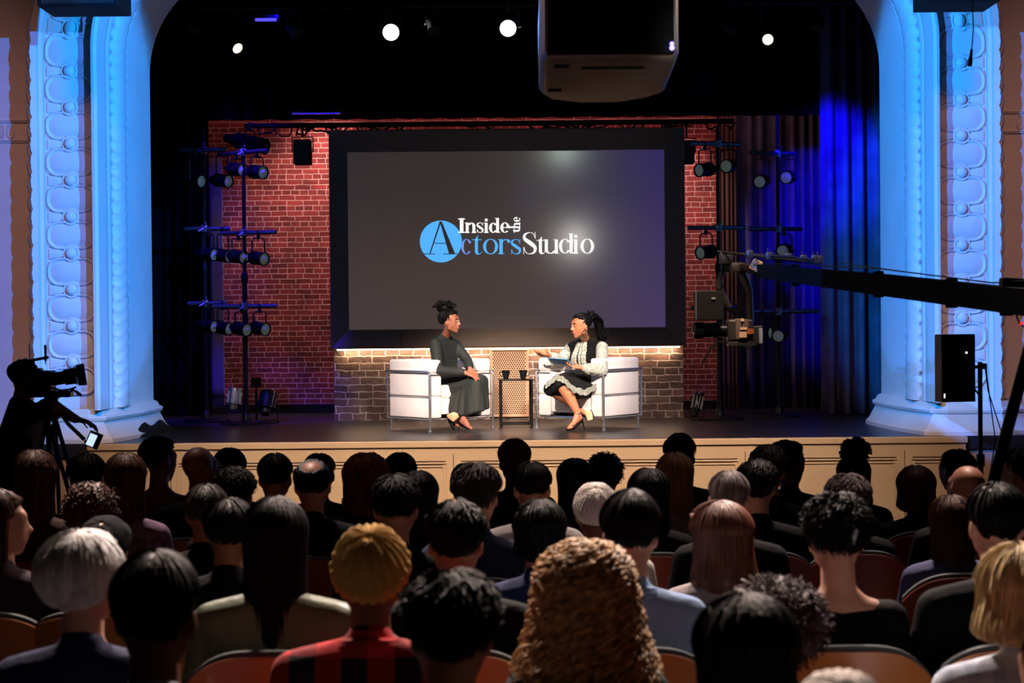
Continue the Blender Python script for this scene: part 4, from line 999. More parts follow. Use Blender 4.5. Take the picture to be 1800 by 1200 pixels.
SK = {'dark': skinmat('dark', (112, 68, 50)), 'mid': skinmat('mid', (158, 104, 78)), 'light': skinmat('light', (212, 160, 134)), 'deep': skinmat('deep', (74, 44, 34))}
M_trs = mat('dark_trousers', (24, 24, 30), .9)
def cloth(name, c, a=.08):
    if sum(c) < 100: c = tuple(int(v * .6) for v in c)
    return mat('cloth_' + name, c, .85, noise_=(9, a), bump=(14, .35), spec=.15 if sum(c) < 100 else .3)
def hair_bm(style='short', thick=.014, length=.0, curl=(0, 0), n=160, seed=0, flare=0.0, sw=.0022, part=0.0, hairline=.15, nape=-.84, topk=1.0, base=True, taper=1.1, sides=3, segs=12, bald=0):
    bm = nb(); rnd = random.Random(seed); C = Vector((0, -.015, .035)); RX, RY, RZ = .073 + thick, .092 + thick, .079 + thick * topk
    Lg = length
    def surf(d, extra=0.0):
        """d: unit direction; returns point on the hair surface (long styles hang straight below the widest point)"""
        rx, ry, rz_ = RX + extra, RY + extra, RZ + extra
        if Lg > 0 and d.z < .05:
            t = min(1, (.05 - d.z) / 1.05); h = math.hypot(d.x, d.y) or 1e-6
            sh = max(0.0, 1 - t ** 7) ** .5 * (1 + flare * t) * (1 - .10 * math.sin(PI * min(1, t * 1.4)))
            return C + Vector((d.x / h * rx * sh, d.y / h * ry * sh * (.9 if d.y < 0 else .55) - .012 * t, .05 * rz_ - t * Lg))
        if Lg <= 0:
            k = thick * taper * max(0.0, min(1.0, (.30 - d.z) / 1.0)); return C + Vector((d.x * (rx - k), d.y * (ry - k * 1.1) + (.012 * max(0, -d.z) if d.y < 0 else 0), d.z * rz_))
        return C + Vector((d.x * rx, d.y * ry, d.z * rz_))
    def hidden(d):
        if d.y > .15 and d.z < hairline + d.y * .42: return True
        if Lg <= 0:
            if d.y <= .15 and d.y > -.30 and d.z < -.30: return True
            if d.y <= -.30 and d.z < nape: return True
        if bald and (d - Vector((0, -.35, .93)).normalized()).length < bald: return True
        return False
    if base:
        g = bmesh.ops.create_icosphere(bm, subdivisions=4, radius=1.0)
        for v in g['verts']:
            d = v.co.normalized(); nz = noise.noise(d * 5 + Vector((seed, 0, 0))) * thick * .35 + noise.noise(d * 14 + Vector((seed, 3, 0))) * thick * .22 - (.010 if curl[0] > .01 else 0)
            v.co = surf(d, nz)
            if hidden(d): v.co = C + Vector((d.x * .062, d.y * .078, d.z * .068))
    ca, cf = curl
    for i in range(n):
        fi = rnd.uniform(-150, 150); face = abs(fi) > 112
        a = R(fi - 90)   # azimuth, 0 = back
        th = R(rnd.uniform(3, 60)) if Lg > 0 or style == 'short' else R(rnd.uniform(3, 100))
        if bald: th = R(rnd.uniform(60, 85))
        the = R(rnd.uniform(46, 56) if face else (rnd.uniform(95, 128) if abs(fi) < 70 else rnd.uniform(80, 100)))
        ex = rnd.uniform(-.002, .009 if style == 'short' else .006) + (.0 if ca == 0 else rnd.uniform(-.3, .6) * ca)
        if Lg > 0 and not face: the = R(rnd.uniform(140, 176))
        if the <= th: continue
        ln = segs if Lg <= 0 else segs + 6
        pts = []; ph = rnd.uniform(0, 6.28); wob = rnd.uniform(-.25, .25); prev = None
        for j in range(ln + 1):
            v = j / ln; q = th + (the - th) * v; aa = a + wob * v * .5
            if Lg > 0 and q > PI / 2:
                # go down with constant azimuth
                t = (q - PI / 2) / (PI / 2); d = Vector((math.cos(aa), math.sin(aa), 0)); dz = .05 - 1.05 * t * .97; k = math.sqrt(max(0, 1 - dz * dz)); d = Vector((d.x * k, d.y * k, dz))
            else: d = Vector((math.sin(q) * math.cos(aa), math.sin(q) * math.sin(aa), math.cos(q)))
            p = surf(d, ex); 
            if ca:
                tt = ph + cf * v * 2 * PI; h = Vector((-math.sin(aa), math.cos(aa), 0)); o = Vector((math.cos(aa), math.sin(aa), .3))
                p = p + h * math.cos(tt) * ca + o * math.sin(tt) * ca
            pts.append(p)
        w = sw * rnd.uniform(.7, 1.3); tube(bm, pts, [w * (1 if j < ln * .7 else max(.25, 1 - (j / ln - .7) * 2.4)) for j in range(ln + 1)], sides, caps=False)
    return bm
def afro_bm(thick=.045, n=700, seed=0, amp=.010, sw=.003, hairline=.1, nape=-.75, low=0.0):
    bm = nb(); rnd = random.Random(seed); C = Vector((0, -.018, .038))
    def hid(d): return (d.y > .2 and d.z < hairline + d.y * .4) or (d.y <= .2 and d.y > -.25 and d.z < -.45 - low) or (d.y <= -.25 and d.z < nape - low)
    g = bmesh.ops.create_icosphere(bm, subdivisions=4, radius=1.0)
    for v in g['verts']:
        d = v.co.normalized(); k = thick * (.75 + .35 * noise.noise(d * 4 + Vector((seed, 1, 0))) + .25 * noise.noise(d * 11 + Vector((seed, 1, 9))))
        v.co = C + Vector((d.x * (.073 + k), d.y * (.092 + k), d.z * (.079 + k)))
        if hid(d): v.co = C + d * .06
    for i in range(n):
        d = Vector((rnd.gauss(0, 1), rnd.gauss(0, 1) - .2, rnd.gauss(0, 1) + .3)).normalized()
        if hid(d): continue
        x, y = frame_of(d); ph = rnd.uniform(0, 6.28); L = thick * rnd.uniform(.5, 1.15); b0 = C + Vector((d.x * .08, d.y * .098, d.z * .086)); a = amp * rnd.uniform(.6, 1.3); pts = []
        lean = Vector((rnd.uniform(-.4, .4), rnd.uniform(-.4, .4), rnd.uniform(-.4, .2)))
        for j in range(10):
            v = j / 9; t = ph + v * 11; pts.append(b0 + (d + lean * v).normalized() * L * v * 1.05 + (x * math.cos(t) + y * math.sin(t)) * a * (.4 + .6 * v))
        tube(bm, pts, sw * rnd.uniform(.7, 1.2), 3, caps=False)
    return bm
def beanie_bm(col=None, ribs=26, low=-.35, th=.016, top=.02, point=.0, cuff=True, rib=.0022, tilt=-28):
    """knit cap: ribbed dome with a rolled cuff"""
    bm = nb(); C = Vector((0, -.015, .035)); nu = ribs * 6; nv = 26; g = []
    for j in range(nv + 1):
        v = j / nv; q = v * R(106); row = []
        for i in range(nu):
            a = 2 * PI * i / nu; rr = rib * (math.cos(a * ribs)) * min(1, v * 3)
            k = th + rr + (.006 if (cuff and v > .80) else 0) + .004 * noise.noise(Vector((math.cos(a) * 2, math.sin(a) * 2, v * 3)))
            k += -.012 * math.exp(-(v / .05) ** 2)
            d = Vector((math.sin(q) * math.cos(a), math.sin(q) * math.sin(a), math.cos(q)))
            p = C + Vector((d.x * (.073 + k), d.y * (.092 + k), d.z * (.079 + k + top * (1 - v))))
            if d.y > 0: p.z += .035 * d.y * v * v
            row.append(bm.verts.new(p))
        g.append(row)
    for j in range(nv):
        for i in range(nu): bm.faces.new((g[j][i], g[j][(i + 1) % nu], g[j + 1][(i + 1) % nu], g[j + 1][i]))
    TL = Matrix.Translation(C) @ Matrix.Rotation(R(-tilt), 4, 'X') @ Matrix.Translation(-C)
    for v in bm.verts: v.co = TL @ v.co
    # inner lip
    lip = [bm.verts.new(C + (v.co - C) * .90) for v in g[-1]]
    for i in range(nu): bm.faces.new((g[-1][i], g[-1][(i + 1) % nu], lip[(i + 1) % nu], lip[i]))
    fixn(bm); return bm
BODY = {}; SHIRT = {}
HC = Vector((0, .012, 1.212))
def torso_prims(b, lean=0):
    w = {'m': 1.0, 'f': .86, 'b': 1.12}[b]
    return [H(((-.085 * w, -.03, .545), .098), ((.085 * w, -.03, .545), .098), ((0, -.035, .70), .105)),
            H(((-.07 * w, -.035, .70), .088), ((.07 * w, -.035, .70), .088), ((-.095 * w, -.02, .87), .088), ((.095 * w, -.02, .87), .088)),
            H(((-.095 * w, -.025, .87), .088), ((.095 * w, -.025, .87), .088), ((-.165 * w, -.03, .975), .052), ((.165 * w, -.03, .975), .052), ((0, -.035, 1.01), .060)),
            H(((0, -.035, 1.0), .062), ((-.08 * w, -.035, 1.0), .045), ((.08 * w, -.035, 1.0), .045), ((0, -.025, 1.06), .048))]
def arm_prims(b):
    w = {'m': 1.0, 'f': .86, 'b': 1.12}[b]; out = []
    for s in (-1, 1):
        out += [H(((s * .172 * w, -.03, .972), .052), ((s * .222 * w, .0, .73), .040)), H(((s * .222 * w, .0, .73), .040), ((s * .12 * w, .24, .635), .028))]
    return out
def person_mesh(b, yaw, pit_):
    key = (b, yaw, pit_)
    if key in BODY: return BODY[key]
    hm = Matrix.Translation(HC) @ Matrix.Rotation(R(yaw), 4, 'Z') @ Matrix.Rotation(R(pit_), 4, 'X')
    pr = tf(head_prims(), hm) + [H(((0, -.028, 1.02), .056), ((0, -.012, 1.15), .052))]
    pr += torso_prims(b) + arm_prims(b); w = {'m': 1.0, 'f': .86, 'b': 1.12}[b]
    for s in (-1, 1):
        pr += hand_prims((s * .12 * w, .24, .632), (-s * .35, .92, -.15), (0, 0, -1), -s, .35)
        pr += [H(((s * .09, -.03, .53), .088), ((s * .12, .40, .52), .058)), H(((s * .12, .40, .52), .056), ((s * .12, .36, .10), .036)), H(((s * .12, .34, .055), .036), ((s * .125, .44, .04), .036), ((s * .13, .52, .03), .026))]
    me = blob(pr, .010, 3)
    mi = []
    for p in me.polygons:
        c = p.center; leg = c.z < .60 and not (c.z > .575 and c.y > .2 and abs(c.x) < .16 and False)
        if .56 < c.z < .70 and c.y > .22 and abs(c.x) < .2: leg = c.z < .585
        mi.append(1 if leg else 0)
    BODY[key] = (me, mi, hm); return BODY[key]
def shirt_mesh(b, low=False):
    if (b, low) in SHIRT: return SHIRT[(b, low)]
    pr = inflate(torso_prims(b)[:3] + arm_prims(b), .013)
    w = {'m': 1.0, 'f': .86, 'b': 1.12}[b]
    pr += [H(((0, -.035, 1.0), .066), ((-.06 * w, -.035, 1.0), .058), ((.06 * w, -.035, 1.0), .058)), H(((0, -.042, 1.0), .072), ((0, -.034, 1.062), .060))]
    if low: pr = inflate(torso_prims(b)[:2] + [H(((-.095, -.02, .92), .08), ((.095, -.02, .92), .08), ((-.14, -.03, .972), .05), ((.14, -.03, .972), .05), ((0, -.03, .96), .07))] + arm_prims(b), .013)
    me = blob(pr, .010, 4, 'shirt'); SHIRT[(b, low)] = me; return me
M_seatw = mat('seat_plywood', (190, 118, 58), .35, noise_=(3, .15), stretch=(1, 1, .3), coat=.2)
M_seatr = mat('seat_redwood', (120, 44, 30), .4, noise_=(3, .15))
M_pad = mat('seat_pad', (70, 78, 80), .8)
SEATP = {}
def make_seat(label, x, y, z, red=False):
    if red not in SEATP:
        parts = []
        def arc(th, off, w, z0, z1, top):
            bm = nb(); nu, nv = 20, 8; F_, B_ = [], []
            for sgn, L_ in ((1, F_), (-1, B_)):
                for j in range(nv + 1):
                    row = []
                    for i in range(nu + 1):
                        u = i / nu * 2 - 1; zt_ = z1 - top * abs(u) ** 3.2; zz = z0 + (zt_ - z0) * j / nv
                        yy = -.205 + .055 * u * u - (zz - .42) * .12 + off + sgn * th / 2
                        row.append(bm.verts.new((u * w / 2, yy, zz)))
                    L_.append(row)
            for L_, fl in ((F_, 0), (B_, 1)):
                for j in range(nv):
                    for i in range(nu):
                        q = (L_[j][i], L_[j][i + 1], L_[j + 1][i + 1], L_[j + 1][i]); bm.faces.new(q)
            for i in range(nu):
                bm.faces.new((F_[0][i], F_[0][i + 1], B_[0][i + 1], B_[0][i])); bm.faces.new((F_[nv][i], F_[nv][i + 1], B_[nv][i + 1], B_[nv][i]))
            for j in range(nv):
                bm.faces.new((F_[j][0], F_[j + 1][0], B_[j + 1][0], B_[j][0])); bm.faces.new((F_[j][nu], F_[j + 1][nu], B_[j + 1][nu], B_[j][nu]))
            fixn(bm); return bm
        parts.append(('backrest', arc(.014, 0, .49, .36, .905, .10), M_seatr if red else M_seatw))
        parts.append(('back_pad', arc(.022, .020, .48, .38, .92, .10), M_pad))
        bm = nb(); box(bm, (0, .03, .405), (.46, .42, .06), bev=.02); parts.append(('seat', bm, mat('red_seat_cloth', (90, 20, 20), .9)))
        for s in (-1, 1):
            bm = nb(); box(bm, (s * .245, -.0, .30), (.018, .34, .58), bev=.004); box(bm, (s * .245, -.0, .008), (.06, .3, .016)); parts.append(('leg', bm, M_black))
        SEATP[red] = [(n_, b_, m_) for n_, b_, m_ in parts]
        out = []
        for n_, b_, m_ in SEATP[red]:
            me = bpy.data.meshes.new(n_); b_.to_mesh(me); b_.free(); me.materials.append(m_)
            me.polygons.foreach_set('use_smooth', [True] * len(me.polygons)); me.set_sharp_from_angle(angle=R(35)); out.append((n_, me))
        SEATP[red] = out
    t = thing('theatre_seat', label, 'seat', (x, y, z), 0, 'rows of theatre seats')
    for n_, me in SEATP[red]:
        o = bpy.data.objects.new(n_, me); link(o, t)
    return t
def setslots(o, ms):
    for i, m_ in enumerate(ms):
        o.material_slots[i].link = 'OBJECT'; o.material_slots[i].material = m_
BASE2 = [bpy.data.materials.new('slot_a'), bpy.data.materials.new('slot_b')]
def person(desc, px, top, D, hair, hc='dark', skin='mid', shirt=(24, 24, 28), yaw=0, pitch=0, b='m', hk=None, tall=0, extra=None, rolls=0, seat=True, low=False):
    hk = dict(hk or {}); th = hk.get('thick', .014)
    rise = {'afro': th + .004, 'bald': .0, 'beanie': .036}.get(hair, th * hk.get('topk', 1) + .002)
    p = P(px, top, D); topz = p.z; fz_ = floorz(D)
    hs = (topz - fz_) / (HC.z + .114 + rise)
    t = thing('person', desc, 'person', (p.x, D, fz_), 0, None, scale=(1, 1, hs))
    me, mi, hm = person_mesh(b, yaw, pitch)
    o = bpy.data.objects.new('body', me)
    if not me.materials:
        me.materials.append(BASE2[0]); me.materials.append(BASE2[1]); me.polygons.foreach_set('material_index', mi); me.polygons.foreach_set('use_smooth', [True] * len(me.polygons))
    link(o, t); setslots(o, [SK[skin], M_trs])
    sm = shirt_mesh(b, low)
    if not sm.materials: sm.materials.append(BASE2[0]); sm.polygons.foreach_set('use_smooth', [True] * len(sm.polygons))
    so = bpy.data.objects.new('shirt', sm); link(so, t); setslots(so, [shirt if isinstance(shirt, bpy.types.Material) else cloth('%d_%d_%d' % shirt, shirt)])
    seed = int(px * 7 + top)
    if hair == 'afro':
        bm = afro_bm(seed=seed, **hk)
    elif hair == 'beanie':
        bm = beanie_bm(**hk)
    elif hair == 'bald':
        bm = None
    else:
        bm = hair_bm(style=hair, seed=seed, **hk)
    if bm is not None:
        bm.transform(hm)
        nm_ = 'knit_cap' if hair == 'beanie' else 'hair'
        ob = obj(nm_, bm, HM[hc] if isinstance(hc, str) else hc, t, ang=None)
        ob.visible_shadow = True
    if extra: extra(t, hm, b)
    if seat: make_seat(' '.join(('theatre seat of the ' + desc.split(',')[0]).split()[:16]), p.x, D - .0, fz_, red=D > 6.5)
    return t
def bun(r=.045, c=(0, -.09, .10), col='black', tuft=0):
    def f(t, hm, b):
        bm = nb(); g = bmesh.ops.create_icosphere(bm, subdivisions=3, radius=r, matrix=Matrix.Translation(Vector(c)))
        for v in g['verts']: v.co += (v.co - Vector(c)).normalized() * noise.noise(v.co * 60) * r * .3
        rnd = random.Random(5)
        for i in range(tuft):
            d = Vector((rnd.gauss(0, 1), rnd.gauss(0, 1), rnd.gauss(0, 1) + .4)).normalized(); x, y = frame_of(d)
            tube(bm, [Vector(c) + d * r * (.8 + .45 * j / 5) + (x * math.cos(j * 2 + i) + y * math.sin(j * 2 + i)) * r * .12 for j in range(6)], .003, 3, caps=False)
        bm.transform(hm); obj('hair_bun', bm, HM[col], t, ang=None)
    return f
def glasses(t, hm, b):
    bm = nb()
    for s in (-1, 1):
        tube(bm, [(s * .033 + .024 * math.cos(a), .098, .012 + .018 * math.sin(a)) for a in [2 * PI * k / 16 for k in range(16)]], .0018, 5, closed=True)
        tube(bm, [(s * .057, .098, .016), (s * .080, .04, .016), (s * .084, -.01, .012), (s * .08, -.02, -.004)], .0018, 5)
    tube(bm, [(-.009, .10, .014), (.009, .10, .014)], .0018, 5); bm.transform(hm); obj('glasses', bm, mat('thin_metal', (180, 176, 160), .25, .9), t)
def collar(col):
    def f(t, hm, b):
        bm = nb(); tube(bm, [(.066 * math.cos(a), -.03 + .07 * math.sin(a), 1.045 + .012 * math.sin(-a)) for a in [2 * PI * k / 24 for k in range(24)]], .020, 8, closed=True); obj('collar', bm, cloth('%d_%d_%d' % col, col) if not isinstance(col, bpy.types.Material) else col, t)
    return f
def multi(*fs):
    def f(t, hm, b):
        for k in fs: k(t, hm, b)
    return f
def clip_(t, hm, b):
    bm = nb(); tube(bm, [(.02, -.128, .10), (.03, -.135, .06), (.028, -.128, .02)], [.006, .01, .004], 6); bm.transform(hm); obj('hair_clip', bm, mat('pale_clip', (170, 180, 180), .3), t, label='pale hair clip')
def headband(col):
    def f(t, hm, b):
        bm = nb(); tube(bm, [(.094 * math.cos(a), -.02 + .012, .035 + .105 * math.sin(a)) for a in [PI * k / 16 for k in range(17)]], .011, 6); bm.transform(hm); obj('headband', bm, cloth('band_%d' % col[0], col), t)
    return f
# plaid and special cloths
def plaid(name, c1, c2, s):
    m_ = bpy.data.materials.new(name); m_.use_nodes = True; nt_ = m_.node_tree; b_ = nt_.nodes['Principled BSDF']; b_.inputs['Roughness'].default_value = .9
    tc_ = nt_.nodes.new('ShaderNodeTexCoord'); sp_ = nt_.nodes.new('ShaderNodeSeparateXYZ'); nt_.links.new(tc_.outputs['Object'], sp_.inputs[0]); fac = []
    for k, o_ in ((0, .0), (2, .3)):
        mu = nt_.nodes.new('ShaderNodeMath'); mu.operation = 'MULTIPLY_ADD'; mu.inputs[1].default_value = s; mu.inputs[2].default_value = o_; nt_.links.new(sp_.outputs[k], mu.inputs[0])
        fr_ = nt_.nodes.new('ShaderNodeMath'); fr_.operation = 'FRACT'; nt_.links.new(mu.outputs[0], fr_.inputs[0])
        gt = nt_.nodes.new('ShaderNodeMath'); gt.operation = 'GREATER_THAN'; gt.inputs[1].default_value = .5; nt_.links.new(fr_.outputs[0], gt.inputs[0]); fac.append(gt)
    ad_ = nt_.nodes.new('ShaderNodeMath'); nt_.links.new(fac[0].outputs[0], ad_.inputs[0]); nt_.links.new(fac[1].outputs[0], ad_.inputs[1])
    ha = nt_.nodes.new('ShaderNodeMath'); ha.operation = 'MULTIPLY'; ha.inputs[1].default_value = .5; nt_.links.new(ad_.outputs[0], ha.inputs[0])
    mx_ = nt_.nodes.new('ShaderNodeMix'); mx_.data_type = 'RGBA'; nt_.links.new(ha.outputs[0], mx_.inputs[0]); mx_.inputs[6].default_value = lin(c1); mx_.inputs[7].default_value = lin(c2); nt_.links.new(mx_.outputs[2], b_.inputs['Base Color'])
    return m_
M_plaid = plaid('red_black_plaid', (205, 30, 28), (22, 12, 14), 7.5)
M_check = plaid('pale_blue_check', (205, 214, 228), (168, 182, 204), 16)
M_pattern = mat('patterned_shirt', (104, 58, 36), .9, noise_=(28, .8))
M_knit = mat('mustard_knit', (190, 150, 76), .95, bump=(90, .5)); M_wknit = mat('white_knit', (215, 205, 196), .95, bump=(90, .5)); M_cap = mat('dark_felt', (17, 16, 22), .9, spec=.15)
S = dict(thick=.012, n=140); Ls = lambda L, **k: dict(dict(thick=.016, length=L, n=170), **k)
# front rows first ---------------------------------------------------------------------------------
person('man with curly top and rust shirt, turned to the right', 280, 768, 9.4, 'short', 'black', 'mid', (150, 84, 52), -42, 0, 'm', dict(thick=.018, n=260, curl=(.006, 5), nape=-.5), low=True)
person('long dark haired spectator beside the bald man with glasses', 403, 787, 9.4, 'long', 'black', 'mid', (20, 20, 24), 0, 0, 'f', Ls(.24))
person('dark haired spectator in front of the balding man', 561, 797, 9.4, 'short', 'black', 'dark', (20, 20, 24), 0, 0, 'm', S)
person('dark bob haired spectator right of the red curls', 703, 795, 9.4, 'long', 'dark', 'light', (18, 18, 22), 0, 0, 'f', Ls(.12))
person('man with short greying reddish hair near the stage centre', 904, 772, 9.4, 'short', mat('hair_greyred', (104, 66, 56), .6, noise_=(50, .4)), 'dark', (22, 20, 24), 0, -4, 'm', dict(thick=.016, n=260, topk=1.2))
person('spectator with full dark curls in the front row', 1062, 795, 9.4, 'afro', 'dark', 'mid', (20, 18, 22), 0, 0, 'f', dict(thick=.035, n=500))
person('close cropped man in a brown patterned shirt', 1195, 762, 9.4, 'short', 'black', 'deep', M_pattern, -10, 0, 'b', dict(thick=.014, n=120, topk=1.6))
person('man in profile with black curls and black top', 1386, 775, 9.4, 'short', 'black', 'dark', (14, 14, 16), -60, 0, 'm', dict(thick=.022, n=300, curl=(.006, 5)))
person('woman with a black top puff and long hair', 1500, 800, 9.4, 'long', 'black', 'dark', (16, 14, 18), 0, 0, 'f', Ls(.26, flare=.2), extra=bun(.072, (.01, -.02, .155), 'black', 260))
person('dark haired man leaning right near the stand pole', 1680, 790, 9.4, 'short', 'black', 'mid', (16, 16, 20), 30, 0, 'm', dict(thick=.016, n=200, topk=1.4))
person('spectator with dark hair half hidden by the cameraman', 152, 797, 8.6, 'short', 'dark', 'mid', (40, 28, 26), 0, 0, 'm', dict(thick=.022, n=160))
person('bald man with thin glasses', 350, 785, 8.6, 'bald', 'black', 'dark', (20, 22, 34), -30, 0, 'm', extra=glasses)
person('short haired man with ears showing before the cream panel', 483, 797, 8.6, 'short', 'dark', 'mid', (18, 18, 22), 0, 0, 'm', dict(thick=.012, n=200, topk=1.4, nape=-.6))
person('woman with long red curly hair', 643, 797, 8.6, 'long', 'red', 'light', (24, 22, 26), 0, 0, 'f', dict(thick=.034, length=.24, n=420, curl=(.010, 5), sw=.0026, flare=.1))
person('spectator in a tight dark cap behind the grey haired man', 819, 805, 8.6, 'beanie', M_cap, 'deep', (16, 16, 18), 0, 0, 'm', dict(ribs=30, th=.006, top=.0, rib=.0005, cuff=False))
person('woman with long straight dark hair beside the curly one', 1010, 805, 8.6, 'long', 'dark', 'light', (24, 20, 22), 0, 0, 'f', Ls(.30))
person('woman with long straight blonde brown hair', 1186, 795, 8.6, 'long', 'darkblonde', 'light', (120, 112, 108), 0, 0, 'f', Ls(.32, thick=.018, n=420, sw=.003))
person('grey brown haired spectator left of the profile man', 1350, 783, 8.6, 'short', 'darkgrey', 'light', (18, 18, 22), 0, 0, 'm', dict(thick=.020, n=260, curl=(.004, 3)))
person('woman with a brown bob and parted fringe', 1610, 818, 8.6, 'long', 'brown', 'light', (20, 18, 22), 0, 0, 'f', Ls(.17, thick=.022, n=260, flare=.12))
person('man in glasses at the right edge of the picture', 1790, 790, 8.6, 'short', 'black', 'light', (16, 16, 20), 50, 0, 'm', dict(thick=.016, n=160), extra=glasses)
person('long haired woman in a brown top at far left', 60, 790, 7.75, 'long', 'brown', 'light', (60, 36, 30), 0, 0, 'f', Ls(.30, thick=.024))
person('woman with long brown hair and a patterned sleeve', 220, 795, 7.75, 'long', 'brown', 'light', mat('purple_patterned', (110, 84, 108), .9, noise_=(30, .7)), 0, 0, 'f', Ls(.27, thick=.018, n=300))
person('balding man with a bare crown', 549, 805, 7.75, 'short', 'black', 'mid', (22, 26, 40), 0, 4, 'b', dict(thick=.012, n=160, bald=.62))
person('dark wavy haired woman in front of the eared man', 410, 822, 7.75, 'short', 'dark', 'mid', (22, 18, 22), 0, 0, 'f', dict(thick=.026, n=300, curl=(.008, 4)))
person('woman with straight black hair beside the red curls', 735, 827, 7.75, 'long', 'black', 'light', (14, 14, 16), 0, 0, 'f', Ls(.24))
person('dark haired man in a white shirt', 935, 812, 7.75, 'short', 'dark', 'mid', (214, 206, 204), 0, 0, 'm', dict(thick=.013, n=240, nape=-.6))
person('woman with long black hair before the blonde brown one', 1140, 822, 7.75, 'long', 'black', 'light', (20, 20, 28), 0, 0, 'f', Ls(.28, thick=.02, flare=.1))
person('dark haired spectator behind the greying man', 1330, 808, 7.75, 'short', 'dark', 'light', (16, 16, 20), 0, 0, 'm', dict(thick=.02, n=160, curl=(.004, 3)))
person('grey brown haired woman with wavy crown at right', 1490, 833, 7.75, 'short', 'salt', 'light', (18, 16, 20), 0, 6, 'f', dict(thick=.026, n=420, curl=(.006, 3)))
person('bald man in a dark coat at the right', 1700, 818, 7.75, 'bald', 'black', 'mid', (18, 22, 30), 10, 0, 'b')
person('spectator with full brown curls at left', 160, 845, 6.9, 'afro', 'brown', 'light', (60, 34, 30), 0, 0, 'f', dict(thick=.04, n=500, low=.2))
person('spectator with silvery rimmed dark hair at left', 362, 852, 6.9, 'short', 'darkgrey', 'mid', (16, 16, 20), 0, 0, 'm', dict(thick=.012, n=240))
person('man with wide ears behind the red curls', 695, 835, 6.45, 'short', 'black', 'mid', (16, 18, 26), 0, 0, 'm', dict(thick=.018, n=260, curl=(.004, 3), nape=-.6))
person('man with thick swept grey brown hair', 838, 815, 6.9, 'short', 'darkgrey', 'light', (30, 40, 70), -6, 0, 'm', dict(thick=.024, n=420, curl=(.005, 2)))
person('spectator in a white knit cap', 1047, 843, 6.9, 'beanie', M_wknit, 'dark', (196, 190, 180), 0, 0, 'm', dict(ribs=34, th=.018, top=.004, rib=.0014, cuff=False))
person('cropped grey haired man with dark jacket', 1281, 828, 6.9, 'short', 'grey', 'light', (18, 18, 22), 0, 0, 'm', dict(thick=.006, n=200, sw=.0014))
person('woman with long straight brown hair on the right', 1672, 870, 6.9, 'long', 'brown', 'light', (70, 72, 110), 0, 0, 'f', Ls(.34, n=300))
person('spectator in a dark round brimless hat', 182, 898, 6.05, 'beanie', M_cap, 'mid', (14, 14, 18), 0, 0, 'm', dict(ribs=30, th=.016, top=-.01, rib=.0004, cuff=True))
person('spectator with a glossy dark crown at left centre', 402, 875, 6.05, 'short', 'dark', 'mid', (14, 14, 16), 0, 8, 'm', dict(thick=.016, n=240))
person('round black haired spectator behind the white shirt', 948, 877, 6.05, 'long', 'black', 'mid', (26, 40, 84), 0, 0, 'f', Ls(.14, thick=.022))
person('woman with long auburn hair leaning left', 1262, 880, 6.05, 'long', mat('hair_auburn', (118, 74, 58), .45, noise_=(40, .35), stretch=(1, 1, .15)), 'light', (150, 140, 140), 30, 0, 'f', Ls(.26, thick=.036, n=600, flare=.25, sw=.0026))
person('brown haired woman in profile in a pink top at the left edge', 0, 860, 6.05, 'long', 'brown', 'light', (60, 36, 50), -60, 0, 'f', Ls(.26))
person('woman with long glossy dark hair in a green jacket', 483, 873, 5.2, 'long', 'black', 'light', mat('green_satin', (92, 104, 72), .45, noise_=(5, .2), bump=(6, .5)), 0, 0, 'b', Ls(.46, thick=.024, n=500, flare=.12))
person('big dark silhouetted man left of centre', 800, 880, 5.2, 'short', 'black', 'mid', (12, 12, 14), 0, 0, 'b', dict(thick=.02, n=240, curl=(.004, 2)))
person('man with large ears in a light blue denim shirt', 1107, 862, 5.2, 'short', 'dark', 'light', cloth('denim', (140, 166, 205)), 0, 0, 'm', dict(thick=.016, n=420, topk=1.6, nape=-.62), extra=collar(cloth('denim', (140, 166, 205))))
person('woman with upswept curls and a bare neck', 1470, 868, 5.2, 'short', 'black', 'light', (16, 16, 18), 0, 6, 'f', dict(thick=.030, n=500, curl=(.009, 4), nape=-.5, sw=.003), extra=multi(clip_, bun(.05, (0, -.10, .09), 'black', 160)), low=True)
person('broad man in a dark coat at the right', 1752, 850, 5.2, 'short', 'black', 'light', (14, 16, 26), 0, 0, 'b', dict(thick=.016, n=160))
person('white haired person with short thick hair', 147, 932, 4.35, 'short', 'white', 'light', (30, 38, 78), -22, 10, 'm', dict(thick=.030, n=1100, curl=(.003, 1), sw=.003, nape=-.86, taper=.5))
def brownneck(t, hm, b): pass
person('person in a mustard knit cap and red plaid shirt', 650, 916, 4.35, 'beanie', M_knit, 'dark', M_plaid, 0, 4, 'b', dict(ribs=22, th=.020, top=.004, rib=.0042), extra=collar(M_plaid))
person('woman with big light brown corkscrew curls', 1028, 957, 4.35, 'long', 'curlblonde', 'light', cloth('leather_blue', (60, 74, 84)), 0, 0, 'f', dict(thick=.036, length=.33, n=560, curl=(.017, 7), sw=.0050, flare=.85, sides=4, segs=34))
person('person with frizzy grey black hair', 1362, 1012, 4.35, 'afro', 'salt', 'dark', (16, 16, 18), 0, 0, 'm', dict(thick=.060, n=2200, amp=.007, sw=.0022, low=.2))
person('woman with flipped blonde hair in a pale checked shirt', 1792, 957, 4.35, 'long', 'blonde', 'light', M_check, 0, 0, 'm', dict(thick=.030, length=.17, n=900, sw=.003, flare=.30, curl=(.004, 1)))
person('near silhouetted person in a black vest over grey sleeves', 272, 970, 3.5, 'short', 'black', 'dark', (182, 188, 202), 0, 0, 'b', dict(thick=.016, n=260, topk=1.4), extra=None)
person('near dark silhouetted person right of the mustard cap', 792, 1006, 3.5, 'short', 'black', 'mid', (10, 10, 12), 0, 0, 'm', dict(thick=.026, n=300, curl=(.008, 3)))
